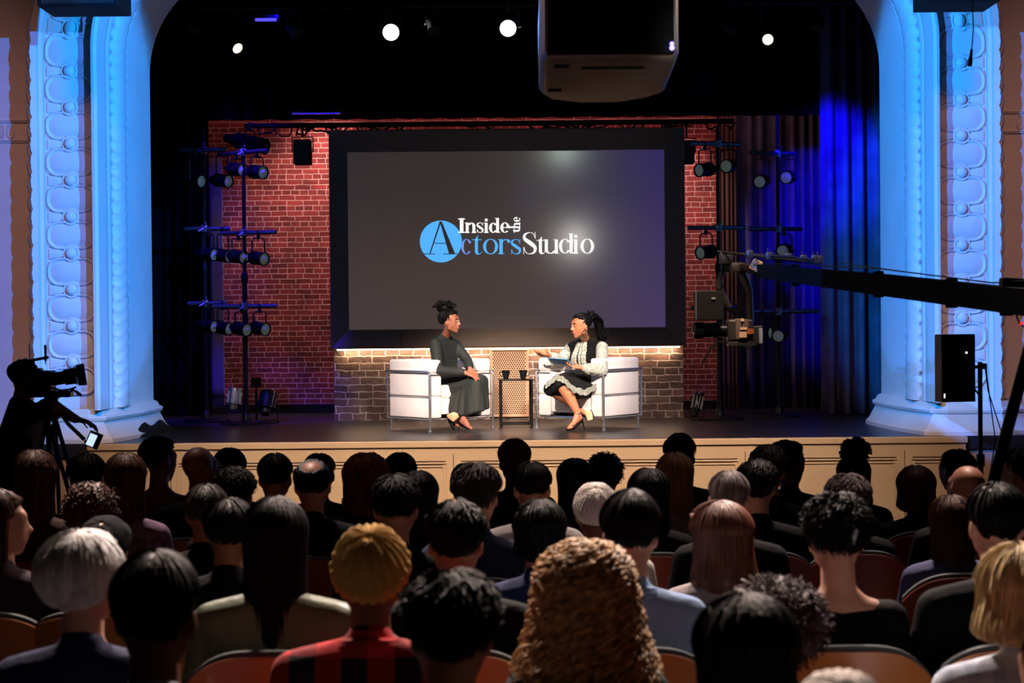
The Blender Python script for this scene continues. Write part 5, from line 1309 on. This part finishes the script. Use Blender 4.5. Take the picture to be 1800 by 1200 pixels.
person('near dark haired person with a headband at lower right', 1310, 1042, 3.5, 'long', 'black', 'dark', (12, 12, 14), 0, 0, 'f', Ls(.22, thick=.034, n=400), extra=headband((86, 62, 50)))
person('person at the lower right edge of the picture', 1872, 1088, 3.5, 'short', 'brown', 'light', (150, 110, 110), 20, 0, 'm', S)
person('person in a white knit cap at the bottom edge', 1482, 1166, 2.85, 'beanie', M_wknit, 'light', (150, 150, 150), 0, 0, 'f', dict(ribs=24, th=.014, top=.004, rib=.002), seat=False)
# black vest of the near person
v_ = blob(inflate(torso_prims('b')[:3], .024), .012, 4, 'vest'); t_ = [o for o in COL.objects if o.get('label', '').startswith('near silhouetted person')][0]
obj('vest', v_, cloth('vest', (12, 12, 15)), t_, ang=None)
# empty seats seen between people
# ------------------------------------------------------------------ cameraman at the left
Dm = 10.7
def SP(px, py, d=Dm): return P(px, py, d)
cm = thing('person', 'camera operator in black with headset, standing at the far left', 'person', (SP(30, 700).x, Dm, floorz(Dm)))
hc = SP(44, 667); hmc = headM(hc, (.85, .5, 0), R(-6), 0, .98); zf = floorz(Dm); x_ = hc.x - .05
J = dict(nk=Vector((hc.x - .03, Dm - .02, hc.z - .16)), sh=[Vector((hc.x - .02, Dm - .20, hc.z - .26)), Vector((hc.x + .04, Dm + .20, hc.z - .26))], ch=Vector((x_, Dm, hc.z - .38)), hip=Vector((x_ - .03, Dm, zf + .93)))
el = SP(92, 712, Dm - .12); wr = SP(132, 736, Dm - .10); el2 = SP(80, 715, Dm + .30); wr2 = SP(100, 690, Dm + .20)
bp_ = tf(head_prims(), hmc) + [H((J['nk'], .058), (hc + Vector((-.01, 0, -.06)), .052)), H((J['sh'][0], .055), (J['sh'][1], .055), (J['nk'], .06), (J['ch'] + Vector((0, -.08, 0)), .10), (J['ch'] + Vector((0, .08, 0)), .10)),
      H((J['ch'] + Vector((0, -.08, 0)), .11), (J['ch'] + Vector((0, .08, 0)), .11), (J['hip'] + Vector((0, -.08, .02)), .11), (J['hip'] + Vector((0, .08, .02)), .11)),
      H((J['sh'][0], .052), (el, .044)), H((el, .043), (wr, .030)), H((J['sh'][1], .052), (el2, .044)), H((el2, .043), (wr2, .030))]
bp_ += hand_prims(wr, (1, .0, -.25), (0, 0, -1), 1, .6) + hand_prims(wr2, (1, 0, .2), (0, 0, -1), -1, .6)
for s in (-1, 1): 
    h_ = J['hip'] + Vector((0, s * .09, 0)); k_ = Vector((x_ + .03, Dm + s * .12, zf + .5)); a_ = Vector((x_ - .02, Dm + s * .13, zf + .09))
    bp_ += [H((h_, .095), (k_, .06)), H((k_, .058), (a_, .04)), H((a_ - Vector((.02, 0, .04)), .035), (a_ + Vector((.17, 0, -.055)), .03))]
me = blob(bp_, .011, 3); bo = obj('body', me, [SK['mid'], M_trs], cm, world=True, ang=None)
for p in me.polygons:
    if p.center.z < .96: p.material_index = 1
tp = [bp_[len(head_prims()) + k] for k in (1, 2)] + [H((J['sh'][0], .052), (J['sh'][0].lerp(el, .8), .046)), H((J['sh'][1], .052), (el2, .046))]
obj('shirt', blob(inflate(tp, .014), .012, 4, 'shirt'), M_black, cm, world=True, ang=None)
bm = hair_bm('short', seed=4, thick=.012, n=60); bm.transform(hmc); obj('hair', bm, HM['black'], cm, world=True, ang=None)
bm = nb(); tube(bm, [(.092 * math.cos(a), -.01, .03 + .10 * math.sin(a)) for a in [PI * k / 16 for k in range(17)]], .009, 6)
for s in (-1, 1): lathe(bm, [(.038, -.014), (.042, 0), (.038, .014)], 16, Matrix.Translation((s * .092, -.008, -.005)) @ Matrix.Rotation(PI / 2, 4, 'Y'))
bm.transform(hmc); obj('headset', bm, M_blackgloss, cm, world=True)
# studio camera on its tripod
vc = thing('video_camera', 'black studio video camera with long lens at the far left', 'camera', SP(95, 670)); 
bm = nb(); box(bm, SP(72, 672), (.16, .13, .15), bev=.01); box(bm, SP(60, 655), (.10, .08, .06), bev=.01); box(bm, SP(88, 692), (.28, .10, .04), bev=.006); obj('body', bm, M_blackgloss, vc, world=True, smooth=False)
bm = nb(); a = SP(150, 657, Dm + .05); b = SP(82, 668); L0 = (a - b).length; Mx = aim(b, a - b)
lathe(bm, [(.035, 0), (.042, .02), (.042, L0 * .45), (.05, L0 * .46), (.052, L0 * .72), (.066, L0 * .76)], 22, Mx); lathe(bm, [(.075, L0 * .78), (.092, L0 * .8), (.096, L0), (.075, L0)], 4, Mx @ Matrix.Rotation(PI / 4, 4, 'Z')); fixn(bm); obj('lens', bm, M_blackgloss, vc, world=True)
bm = nb(); box(bm, SP(132, 657, Dm - .08), (.018, .006, .07), bev=.002); obj('tape', bm, mat('tan_tape', (170, 130, 90), .7), vc, world=True)
bm = nb(); box(bm, SP(62, 632, Dm), (.16, .05, .018), rot=Matrix.Rotation(R(-10), 3, 'Y')); tube(bm, [SP(80, 640), SP(78, 606)], .004, 5); tube(bm, [SP(52, 636), SP(51, 605)], .003, 5); box(bm, SP(80, 620), (.008, .03, .10)); tube(bm, [SP(58, 634), SP(62, 655)], .01, 6); obj('viewfinder', bm, M_black, vc, world=True)
bm = nb()
for q in ([(90, 690), (100, 700), (112, 694), (122, 690), (130, 683)], [(82, 680), (96, 682), (110, 688), (134, 680)], [(100, 688), (104, 698), (106, 690)]): tube(bm, [SP(*k, Dm - .08) for k in q], .006, 6)
obj('cable', bm, M_black, vc, world=True)
tr = thing('tripod', 'black tripod under the studio camera at the far left', 'tripod', (SP(92, 700).x, Dm, floorz(Dm)))
bm = nb(); tube(bm, [SP(90, 696), SP(90, 740)], .045, 12); lathe(bm, [(.06, 0), (.06, .05)], 16, Matrix.Translation(SP(90, 735))); obj('head', bm, M_blackmetal, tr, world=True)
for q in ((-.25, -.28), (.42, -.05), (-.05, .35)):
    bm = nb(); a = SP(90, 735); b = Vector((a.x + q[0], Dm + q[1], floorz(Dm + q[1]) + .012)); 
    for o_ in (-.025, .025): tube(bm, [a + Vector((o_, 0, 0)), a.lerp(b, .55) + Vector((o_, 0, 0))], .014, 8)
    tube(bm, [a.lerp(b, .5), b], .018, 8); obj('leg', bm, M_blackmetal, tr, world=True)
bm = nb(); tube(bm, [SP(92, 705), SP(120, 745, Dm - .2), SP(148, 772, Dm - .25)], .012, 8); obj('pan_bar', bm, M_blackmetal, tr, world=True)
pm = thing('phone_monitor', 'small glowing white screen beside the camera operator', 'monitor', SP(160, 774, Dm - .25))
rt = Matrix.Rotation(R(22), 3, 'Y') @ Matrix.Rotation(R(-15), 3, 'X')
bm = nb(); box(bm, SP(165, 773, Dm - .22), (.085, .02, .10), rot=rt, bev=.006); obj('housing', bm, M_blackgloss, pm, world=True)
bm = nb(); box(bm, SP(161, 773, Dm - .238), (.045, .004, .075), rot=rt); obj('display', bm, mat('white_display', (220, 235, 255), .4, emis=(196, 220, 255), es=1.2), pm, world=True, smooth=False)
bm = nb(); tube(bm, [SP(150, 776, Dm - .24), SP(160, 776, Dm - .2)], .012, 6); obj('bracket', bm, M_blackmetal, pm, world=True)
# ================================================================== THE TWO WOMEN ON STAGE
M_dress = mat('black_green_dress', (19, 24, 22), .8, noise_=(5, .12), stretch=(3, 3, 1), bump=(7, .35))
def between(a, b, t): return Vector(a).lerp(Vector(b), t)
def eyes(par, hm):
    for nm_, m_, r, y in (('eye_white', mat('eye_white', (190, 180, 172), .3), (.0115, .005, .0058), .0832), ('iris', mat('iris', (30, 18, 14), .2), (.0055, .004, .0062), .0878)):
        bm = nb()
        for s in (-1, 1): bmesh.ops.create_icosphere(bm, subdivisions=2, radius=1, matrix=Matrix.Translation((s * .030, y, .010)) @ Matrix.Diagonal((*r, 1)))
        bm.transform(hm); obj(nm_, bm, m_, par, world=True)
    bm = nb()
    for s in (-1, 1): tube(bm, [(s * .016, .092, .026), (s * .03, .090, .031), (s * .046, .080, .027)], [.002, .003, .0015], 5)
    bm.transform(hm); obj('eyebrow', bm, HM['black'], par, world=True)
    bm = nb(); bmesh.ops.create_icosphere(bm, subdivisions=3, radius=1, matrix=Matrix.Translation((0, .0865, -.053)) @ Matrix.Diagonal((.021, .0115, .0055, 1))); bmesh.ops.create_icosphere(bm, subdivisions=3, radius=1, matrix=Matrix.Translation((0, .086, -.065)) @ Matrix.Diagonal((.018, .0105, .0062, 1)))
    bm.transform(hm); obj('lips', bm, mat('lip_colour', (150, 66, 62), .35), par, world=True)
# ---------------------------------------------------------------- woman in black (left)
wa = thing('person', 'woman in a long black dress with high bun, seated in the left armchair', 'person', (P(800, 757, 16.9).x, 16.9, STZ))
hA = P(792, 566, 16.86); HMa = headM(hA, (.95, -.42, 0), R(2), 0, .97)
nkA = P(782, 594, 16.98); shR = P(765, 606, 16.80); shL = P(801, 607, 17.12); chA = P(781, 626, 17.0); wsA = P(783, 655, 17.04); plA = P(783, 682, 17.05)
elR = P(771, 651, 16.68); wrR = P(818, 655, 16.60); elL = P(822, 634, 17.0); wrL = P(826, 648, 16.76)
knR = P(836, 676, 16.62); knL = P(846, 671, 16.82); anR = P(815, 735, 16.62); anL = P(800, 728, 16.74)
axis = (shL - shR).normalized()
ta = [H((plA - axis * .075, .105), (plA + axis * .075, .105), (wsA - axis * .05, .088), (wsA + axis * .05, .088)), H((wsA - axis * .05, .085), (wsA + axis * .05, .085), (chA - axis * .07, .085), (chA + axis * .07, .085)), H((chA - axis * .07, .088), (chA + axis * .07, .088), (shR, .045), (shL, .045), (nkA, .045))]
aa = [H((shR, .048), (elR, .036)), H((elR, .035), (wrR, .024)), H((shL, .048), (elL, .036)), H((elL, .035), (wrL, .024))]
hpA = [H((P(829, 739, 16.5), .02), (anR + Vector((0, 0, -.02)), .03), (P(818, 745, 16.58), .022)), H((P(828, 752.0, 16.48), .017), (P(815, 741, 16.6), .026)), H((anL, .028), (P(797, 742, 16.78), .022)), H((P(797, 741, 16.78), .022), (P(812, 748, 16.66), .018))]
hpA = [H((anR, .030), (P(812, 742, 16.64), .028), (P(824, 750, 16.5), .020)), H((P(824, 750, 16.5), .020), (P(829, 753, 16.45), .013)),
       H((anL, .030), (P(793, 737, 16.80), .026), (P(803, 746, 16.72), .020)), H((P(803, 746, 16.72), .020), (P(808, 749, 16.68), .013))]
ba = tf(head_prims(), HMa) + [H((nkA, .045), (HMa @ Vector((0, -.02, -.06)), .043))] + ta + aa + [H((plA - axis * .08, .09), (knR, .06)), H((plA + axis * .08, .09), (knL, .06)), H((knR, .055), (anR, .032)), H((knL, .055), (anL, .032))] + hpA
dh = (P(838, 662, 16.6) - wrR).normalized()
ba += hand_prims(wrR, dh + Vector((.2, -.1, -.1)), (-.2, .3, -1), 1, .35, 1.0) + hand_prims(wrL, (.35, -.55, -.35), (-.1, .2, -1), -1, .35, 1.0)
obj('body', blob(ba, .006, 3), skinmat('deepbrown', (150, 92, 70)), wa, world=True, ang=None)
pl_ = [H((nkA + Vector((0, 0, -.02)), .056), (nkA + Vector((.006, -.003, .028)), .050))]
bod = blob(inflate(ta, .012) + pl_ + [H((shR, .064), (between(shR, elR, .5), .056), (elR, .05)), H((elR, .050), (between(elR, wrR, .75), .046), (between(elR, wrR, .92), .032)), H((shL, .064), (between(shL, elL, .5), .056), (elL, .048)), H((elL, .048), (between(elL, wrL, .7), .046), (between(elL, wrL, .9), .032))], .008, 3, 'bodice')
obj('bodice', bod, M_dress, wa, world=True, ang=None)
sk = blob([H((plA - axis * .08, .118), (plA + axis * .08, .118), (knR, .072), (knL, .076), (wsA, .09)), H((plA + Vector((.02, -.05, -.05)), .10), (knR, .072), (knL, .076), (P(787, 716, 16.9), .03), (P(795, 724, 16.72), .03), (P(817, 728, 16.58), .025), (P(838, 722, 16.50), .022), (P(855, 716, 16.62), .022), (P(853, 712, 16.85), .022))], .008, 2, 'skirt')
for v in sk.vertices:
    if v.co.z < STZ + .42: 
        k = (STZ + .45 - v.co.z); a = math.atan2(v.co.y - 16.75, v.co.x + .42); v.co += Vector((math.cos(a), math.sin(a), 0)) * .016 * min(1, k * 4) * math.sin(a * 11)
obj('skirt', sk, M_dress, wa, world=True, ang=None)
bm = nb()
for i in range(5):
    a = nkA + Vector((.035 + i * .003, -.045 - .0 * i, -.02)); o_ = (i - 2) * .02
    tube(bm, [nkA + axis * o_ * .6 + Vector((.03, -.05, .0)), chA + axis * o_ * 1.3 + Vector((.06, -.075, .05)), wsA + axis * o_ + Vector((.055, -.07, .02))], .006, 6)
obj('pleat', bm, M_dress, wa, world=True, ang=None)
bm = hair_bm('short', seed=3, thick=.020, n=320, sw=.003, taper=.3, hairline=.22, nape=-.55, curl=(.002, 3)); bm.transform(HMa); obj('hair', bm, HM['black'], wa, world=True, ang=None)
bm = nb(); rnd = random.Random(11); cB = Vector((0, -.060, .150))
g = bmesh.ops.create_icosphere(bm, subdivisions=3, radius=1, matrix=Matrix.Translation(cB) @ Matrix.Diagonal((.068, .088, .052, 1)))
for v in g['verts']: v.co += (v.co - cB) * .25 * noise.noise(v.co * 40)
for i in range(120):
    d = Vector((rnd.gauss(0, 1), rnd.gauss(0, 1.3), abs(rnd.gauss(0, .8)) + .1)).normalized(); x, y = frame_of(d); ph = rnd.uniform(0, 6)
    p0 = cB + Vector((d.x * .058, d.y * .078, d.z * .044)); q = Vector((rnd.uniform(-1, 1), rnd.uniform(-1.2, .8), rnd.uniform(-.3, .5))); pts = [p0 + (d * (.012 + .022 * math.sin(PI * j / 9)) + q * .035 * j / 9) + (x * math.cos(ph + j) + y * math.sin(ph + j)) * .003 for j in range(10)]
    tube(bm, pts, [.0062 * (1 - .05 * j) for j in range(10)], 5)
bm.transform(HMa); obj('hair_bun', bm, HM['black'], wa, world=True, ang=None)
eyes(wa, HMa)
bm = nb(); bmesh.ops.create_icosphere(bm, subdivisions=2, radius=.006, matrix=Matrix.Translation((-.082, 0, -.042))); bmesh.ops.create_icosphere(bm, subdivisions=2, radius=.006, matrix=Matrix.Translation((.082, 0, -.042))); bm.transform(HMa); obj('earring', bm, mat('gold', (220, 180, 100), .25, 1), wa, world=True)
def shoe(par, name, pts, m, heel, heel_to):
    bm = nb(); obj(name, blob([H(*pts)], .006, 2, name), m, par, world=True, ang=None)
    bm.free(); bm = nb(); tube(bm, [heel, heel_to], [.012, .004], 8); obj('heel', bm, m, par, world=True)
M_nude = mat('tan_sole', (206, 168, 130), .4)
shoe(wa, 'shoe', [(P(812, 745, 16.64), .027), (P(823, 752.5, 16.5), .016), (P(809, 741, 16.66), .026)], mat('black_shoe', (14, 13, 13), .3), P(808, 744, 16.68), Vector((P(806, 757, 16.70).x, 16.70, STZ + .004)))
bm = nb(); obj('shoe_sole', blob([H((P(788, 731, 16.72), .016), (P(797, 728, 16.66), .024), (P(808, 730, 16.62), .014), (P(797, 739, 16.66), .014))], .006, 2), M_nude, wa, world=True, ang=None); bm.free()
shoe(wa, 'shoe', [(P(790, 736, 16.80), .026), (P(806, 749, 16.7), .015)], mat('black_shoe', (14, 13, 13), .3), P(788, 736, 16.82), P(797, 757, 16.80))
# ---------------------------------------------------------------- woman with cards (right)
wb = thing('person', 'woman with long braids and grey ruffled dress, holding blue cards in the right armchair', 'person', (P(1010, 757, 16.9).x, 16.9, STZ))
hB = P(1021, 573, 16.82); HMb = headM(hB, (-.93, -.46, 0), R(-3), 0, 1.02)
nkB = P(1030, 601, 16.97); sL = P(1058, 611, 16.80); sR = P(1003, 612, 17.14); chB = P(1033, 631, 16.98); wsB = P(1037, 659, 17.02); plB = P(1038, 682, 17.05)
eL = P(1058, 652, 16.62); wL = P(1022, 646, 16.52); eR = P(985, 634, 17.0); wR = P(966, 625, 16.80)
kR = P(968, 683, 16.64); kL = P(984, 671, 16.56); aL = P(1016, 727, 16.56); aR = P(1012, 716, 16.78)
ax = (sL - sR).normalized()
tb_ = [H((plB - ax * .09, .115), (plB + ax * .09, .115), (wsB - ax * .06, .10), (wsB + ax * .06, .10)), H((wsB - ax * .06, .098), (wsB + ax * .06, .098), (chB - ax * .08, .10), (chB + ax * .08, .10)), H((chB - ax * .08, .10), (chB + ax * .08, .10), (sR, .05), (sL, .05), (nkB, .045))]
bb = tf(head_prims(), HMb) + [H((nkB, .046), (HMb @ Vector((0, -.02, -.06)), .044))] + tb_ + [H((sR, .052), (eR, .042)), H((eR, .04), (wR, .026)), H((sL, .052), (eL, .042)), H((eL, .04), (wL, .026)),
      H((plB - ax * .09, .10), (kR, .068)), H((plB + ax * .09, .10), (kL, .068)), H((kR, .062), (between(kR, aR, .35) + Vector((.02, 0, 0)), .058), (aR, .032)), H((kL, .062), (between(kL, aL, .35) + Vector((.015, 0, 0)), .060), (aL, .032)),
      H((aL, .032), (P(1019, 734, 16.58), .028), (P(1008, 744, 16.5), .024)), H((P(1008, 744, 16.5), .024), (P(999, 752, 16.42), .014), (P(1004, 751, 16.44), .016)),
      H((aR, .031), (P(1026, 722, 16.80), .026), (P(1032, 728, 16.72), .024)), H((P(1032, 728, 16.72), .024), (P(1038, 734, 16.64), .014))]
bb += hand_prims(wL, (-1, -.1, .12), (.0, -.2, .9), 1, .55, 1.05) + hand_prims(wR, (-.85, -.35, .12), (0, .3, .9), -1, .45, 1.05, .25)
obj('body', blob(bb, .006, 3), skinmat('warm', (186, 118, 86)), wb, world=True, ang=None)
M_grey = mat('grey_knit_trim', (168, 170, 160), .9, noise_=(50, .35), bump=(60, .5)); M_blk = mat('black_crepe', (12, 12, 14), .8, bump=(20, .2))
obj('bodice', blob(inflate(tb_, .012), .008, 3, 'bodice'), M_blk, wb, world=True, ang=None)
for nm_, pr in (('sleeve', [H((sL, .066), (between(sL, eL, .5), .062), (eL, .06)), H((eL, .062), (between(eL, wL, .6), .060), (between(eL, wL, .85), .040))]), ('sleeve', [H((sR, .062), (between(sR, eR, .5), .056), (eR, .056)), H((eR, .058), (between(eR, wR, .6), .056), (between(eR, wR, .85), .040))])):
    me = blob(pr, .008, 3, 'sleeve')
    for v in me.vertices: v.co += Vector((1, 1, 1)) * .004 * noise.noise(v.co * 38)
    obj(nm_, me, M_grey, wb, world=True, ang=None)
def chest(u, v):
    """point on the front of her bodice: u across (-1 her right .. 1 her left), v 0 neck .. 1 waist"""
    f = Vector((-.72, -.69, 0)); c = nkB.lerp(wsB, v); r = .055 + .085 * min(1, v * 2.2)
    w = ax * u * (.06 + .10 * min(1, v * 1.6)); 
    return c + w + f * (r + .016) * math.sqrt(max(.05, 1 - (u * .75) ** 2)) + Vector((0, 0, 0))
for k, (u0_, u1_, m_) in enumerate(((.85, .42, M_grey), (-.85, -.42, M_grey), (.25, .14, M_grey), (-.25, -.14, M_grey), (.62, .28, M_grey), (-.62, -.28, M_grey))):
    bm = nb(); pts = []
    for j in range(40): 
        v = j / 39; p = chest(u0_ * (1 - v) + u1_ * v, .02 + .95 * v); pts.append(p + ax * .006 * math.sin(j * 1.9) + Vector((0, 0, 0)))
    tube(bm, pts, [.013 + .004 * math.sin(j * 2.6) for j in range(40)], 6); obj('ruffle', bm, m_, wb, world=True, ang=None)
sk_pr = [H((plB - ax * .10, .125), (plB + ax * .10, .125), (wsB, .10), (kR, .076), (kL, .078)), H((plB + ax * .10 + Vector((0, 0, -.04)), .11), (kL, .078), (kR, .07), (P(1024, 690, 16.62), .03), (P(1045, 682, 16.7), .04))]
obj('skirt', blob(sk_pr, .008, 2, 'skirt'), M_blk, wb, world=True, ang=None)
bm = nb(); hp = [P(958, 672, 16.72), P(958, 678, 16.58), P(966, 672, 16.52), P(978, 662, 16.50), P(992, 668, 16.48), P(1008, 684, 16.50), P(1028, 690, 16.55), P(1050, 678, 16.66)]
sm = []
for i in range(len(hp) - 1):
    for j in range(8): sm.append(hp[i].lerp(hp[i + 1], j / 8))
sm.append(hp[-1]); vs = []
for i, p in enumerate(sm):
    w = .030 + .006 * math.sin(i * 1.3); o_ = Vector((0, -.012 - .006 * math.sin(i * 1.3), 0))
    vs.append([bm.verts.new(p + o_ + Vector((0, 0, w))), bm.verts.new(p + o_ * 1.8 - Vector((0, 0, w)))])
for a, b in zip(vs, vs[1:]): bm.faces.new((a[0], b[0], b[1], a[1]))
bmesh.ops.solidify(bm, geom=bm.faces[:], thickness=.006); fixn(bm)
obj('hem', bm, M_grey, wb, world=True, ang=None, label='pale grey ruffled hem')
bm = hair_bm('short', seed=9, thick=.018, n=0, hairline=.22, nape=-.6); rnd = random.Random(3)
tie = Vector((0, -.115, .085))
for i in range(96):
    fi = R(rnd.uniform(-130, 130) - 90); th = R(rnd.uniform(50, 95) if abs(fi + PI / 2) < 2.0 else rnd.uniform(44, 56)); pts = []
    s0 = Vector((math.sin(th) * math.cos(fi), math.sin(th) * math.sin(fi), math.cos(th)))
    for j in range(9):
        v = j / 8; d = s0.lerp((tie - Vector((0, -.015, .035))).normalized(), v).normalized(); pts.append(Vector((0, -.015, .035)) + Vector((d.x * .092, d.y * .111, d.z * .099)))
    tube(bm, pts, .0042, 5)
bm.transform(HMb); obj('hair', bm, HM['black'], wb, world=True, ang=None)
bm = nb(); tieW = HMb @ tie
for i in range(64):
    a = rnd.uniform(0, 6.28); r1 = rnd.uniform(0, .030); e1 = P(1059 + rnd.uniform(-9, 10), 606 + rnd.uniform(-12, 4), 17.02 + rnd.uniform(-.05, .05)); m1 = P(1053 + rnd.uniform(-10, 8), 566 + rnd.uniform(-4, 4), 16.98 + rnd.uniform(-.04, .04)); q0 = tieW + Vector((math.cos(a), math.sin(a) * .6, math.sin(a))) * r1
    pts = [q0.lerp(m1, v / 5) + Vector((0, 0, .035 * math.sin(PI * v / 5))) for v in range(5)] + [m1.lerp(e1, v / 6) for v in range(7)]
    tube(bm, pts, .0052, 5)
for i in range(26):
    a = rnd.uniform(0, 6.28); pts = [tieW + Vector((math.cos(a + j * .5) * .032, math.sin(a + j * .5) * .03, .02 + .02 * math.sin(a * 3 + j * .4) + .008 * j * .3)) for j in range(8)]; tube(bm, pts, .0052, 5)
obj('braid', bm, HM['black'], wb, world=True, ang=None)
eyes(wb, HMb)
bm = nb()
for s in (-1, 1): tube(bm, [(s * .082, .004 + .030 * math.cos(a), -.072 + .034 * math.sin(a)) for a in [2 * PI * k / 24 for k in range(24)]], .0032, 6, closed=True)
bm.transform(HMb); obj('hoop_earring', bm, mat('silver', (235, 232, 225), .2, 1), wb, world=True)
bk = mat('black_shoe', (14, 13, 13), .3)
# sandals
bm = nb(); h1 = P(1023, 737, 16.60); tube(bm, [h1, Vector((P(1028, 757, 16.62).x, 16.62, STZ + .004))], [.010, .004], 8); obj('heel', bm, bk, wb, world=True)
bm = nb(); a = P(1022, 740, 16.60); b = P(1008, 750, 16.5); c = P(997, 753.5, 16.42)
tube(bm, [a, b - Vector((0, 0, .012)), c - Vector((0, 0, .010))], [.014, .016, .012], 6)
for q, r in ((P(1004, 749, 16.46), .024), (aL, .037)):
    tube(bm, [q + Vector((math.cos(t) * r, math.sin(t) * r, .012 * math.cos(t))) for t in [2 * PI * k / 18 for k in range(18)]], .0038, 5, closed=True)
tube(bm, [h1, aL + Vector((.03, 0, 0))], .006, 5); obj('sandal', bm, bk, wb, world=True, ang=None)
obj('shoe_sole', blob([H((P(1030, 722, 16.74), .018), (P(1040, 724, 16.68), .012), (P(1040, 736, 16.62), .014), (P(1034, 738, 16.62), .010))], .006, 2), M_nude, wb, world=True, ang=None)
bm = nb(); tube(bm, [P(1034, 716, 16.78), P(1053, 717.5, 16.74)], [.010, .004], 8); obj('heel', bm, bk, wb, world=True)
bm = nb(); tube(bm, [P(1031, 724, 16.72), P(1036, 717, 16.74), P(1040, 722, 16.68), P(1044, 733, 16.62)], .006, 6); obj('sandal', bm, bk, wb, world=True, ang=None)
# note cards
nc = thing('note_cards', 'light blue note cards held by the woman with braids', 'cards', P(985, 636, 16.55))
ca_ = P(1003, 637, 16.48); cb_ = P(968, 634, 16.60); m_ = (ca_ + cb_) / 2; dx = (cb_ - ca_).normalized()
for k in range(2):
    bm = nb(); rot = Matrix((dx, Vector((0, 0, 1)).cross(dx), Vector((0, 0, 1)))).transposed() @ Matrix.Rotation(R(28), 3, 'X'); box(bm, m_ + Vector((.004 * k, -.002 * k, .004 * k)), (.205, .125, .002), rot=rot)
    obj('card', bm, mat('blue_card', (110, 178, 226), .6), nc, world=True, smooth=False)
# ================================================================== LIGHTS
spot('key_left', (-2.2, 10.5, 5.6), (-.2, 17.0, STZ + .5), 4200, (255, 236, 218), 19, .8, .12)
spot('key_right', (2.4, 10.5, 5.6), (.2, 17.0, STZ + .5), 4200, (255, 240, 226), 19, .8, .12)
spot('back_left', (-.9, 17.9, 5.2), (-.6, 16.9, STZ + .3), 260, (255, 250, 245), 32, .5, .08)
spot('back_right', (.1, 17.9, 5.25), (.7, 16.9, STZ + .3), 260, (255, 250, 245), 32, .5, .08)
spot('brick_left', (-1.9, 19.42, 4.95), (-2.35, 20.3, 3.0), 330, (255, 210, 200), 75, 1, .1)
spot('brick_right', (1.8, 19.42, 4.95), (2.05, 20.3, 3.0), 280, (255, 210, 200), 52, 1, .1)
area('brick_wash', (0, 19.4, 5.6), (0, 20.4, 2.6), 40, (255, 170, 165), 6, .3)
area('strip_glow', (cxs, DS + .085, fz0 - .022), (cxs, DS + .10, fz0 - 1), 14, (255, 214, 176), fx1 - fx0 - .2, .02)
spot('blue_left', (-2.9, 16.9, 5.45), (-2.9, 18.3, 2.6), 1500, (70, 40, 255), 34, .7, .06)
spot('blue_right', (3.3, 16.9, 5.45), (2.95, 18.5, 2.6), 1100, (70, 40, 255), 30, .7, .06)
spot('blue_drape', (2.9, 17.3, 4.7), (4.0, 20.4, 2.9), 1000, (16, 4, 255), 42, .7, .1)
spot('blue_drape', (-2.2, 17.3, 5.4), (-3.6, 20, 3.0), 300, (16, 4, 255), 30, .7, .1)
for sg in (-1, 1):
    spot('arch_lavender', (-sg * 1.3, 7.0, 4.2), (sg * 6.1, 15.8, 3.3), 4000, (60, 132, 255), 32, .06, .012)
    spot('arch_blue', (-sg * 1.6, 9.6, 4.9), (sg * 4.25, 15.9, 3.1), 4300, (20, 150, 255), 30, .3, .02)
    spot('arch_warm', (sg * 3.0, 6.5, 7.2), (sg * 6.3, 16.0, 2.4), 1000, (255, 176, 142), 36, .8, .5)
area('apron_warm', (0, 11.3, 4.7), (0, 15.4, .5), 88, (255, 220, 192), 6, .5).data.spread = R(50)
for sx in (-1.7, 1.7):
    spot('crowd_top', (sx * 1.2, 10.5, 6.9), (sx * .9, 4.0, 1.2), 4800, (255, 228, 214), 62, .9, .35)
spot('foh_lamp', (1.17, 6.0, 3.47), (.4, 18, 2.4), 75, (255, 250, 240), 22, .5, .06)
p_ = P(990, 262, DS + .12); d_ = p_ - CP; q_ = p_ + Vector((d_.x, -d_.y, d_.z)) * (12.6 / d_.y)
spot('foh_lamp', q_, (.3, 18, 3.4), 50, (235, 255, 240), 22, .5, .06)
w = bpy.data.worlds.new('world'); scn.world = w; w.use_nodes = True; w.node_tree.nodes['Background'].inputs[0].default_value = (.02, .02, .03, 1); w.node_tree.nodes['Background'].inputs[1].default_value = .1
scn.view_settings.view_transform = 'Standard'; scn.view_settings.look = 'None'; scn.view_settings.exposure = 0; scn.view_settings.gamma = 1; scn.view_settings.use_curve_mapping = False
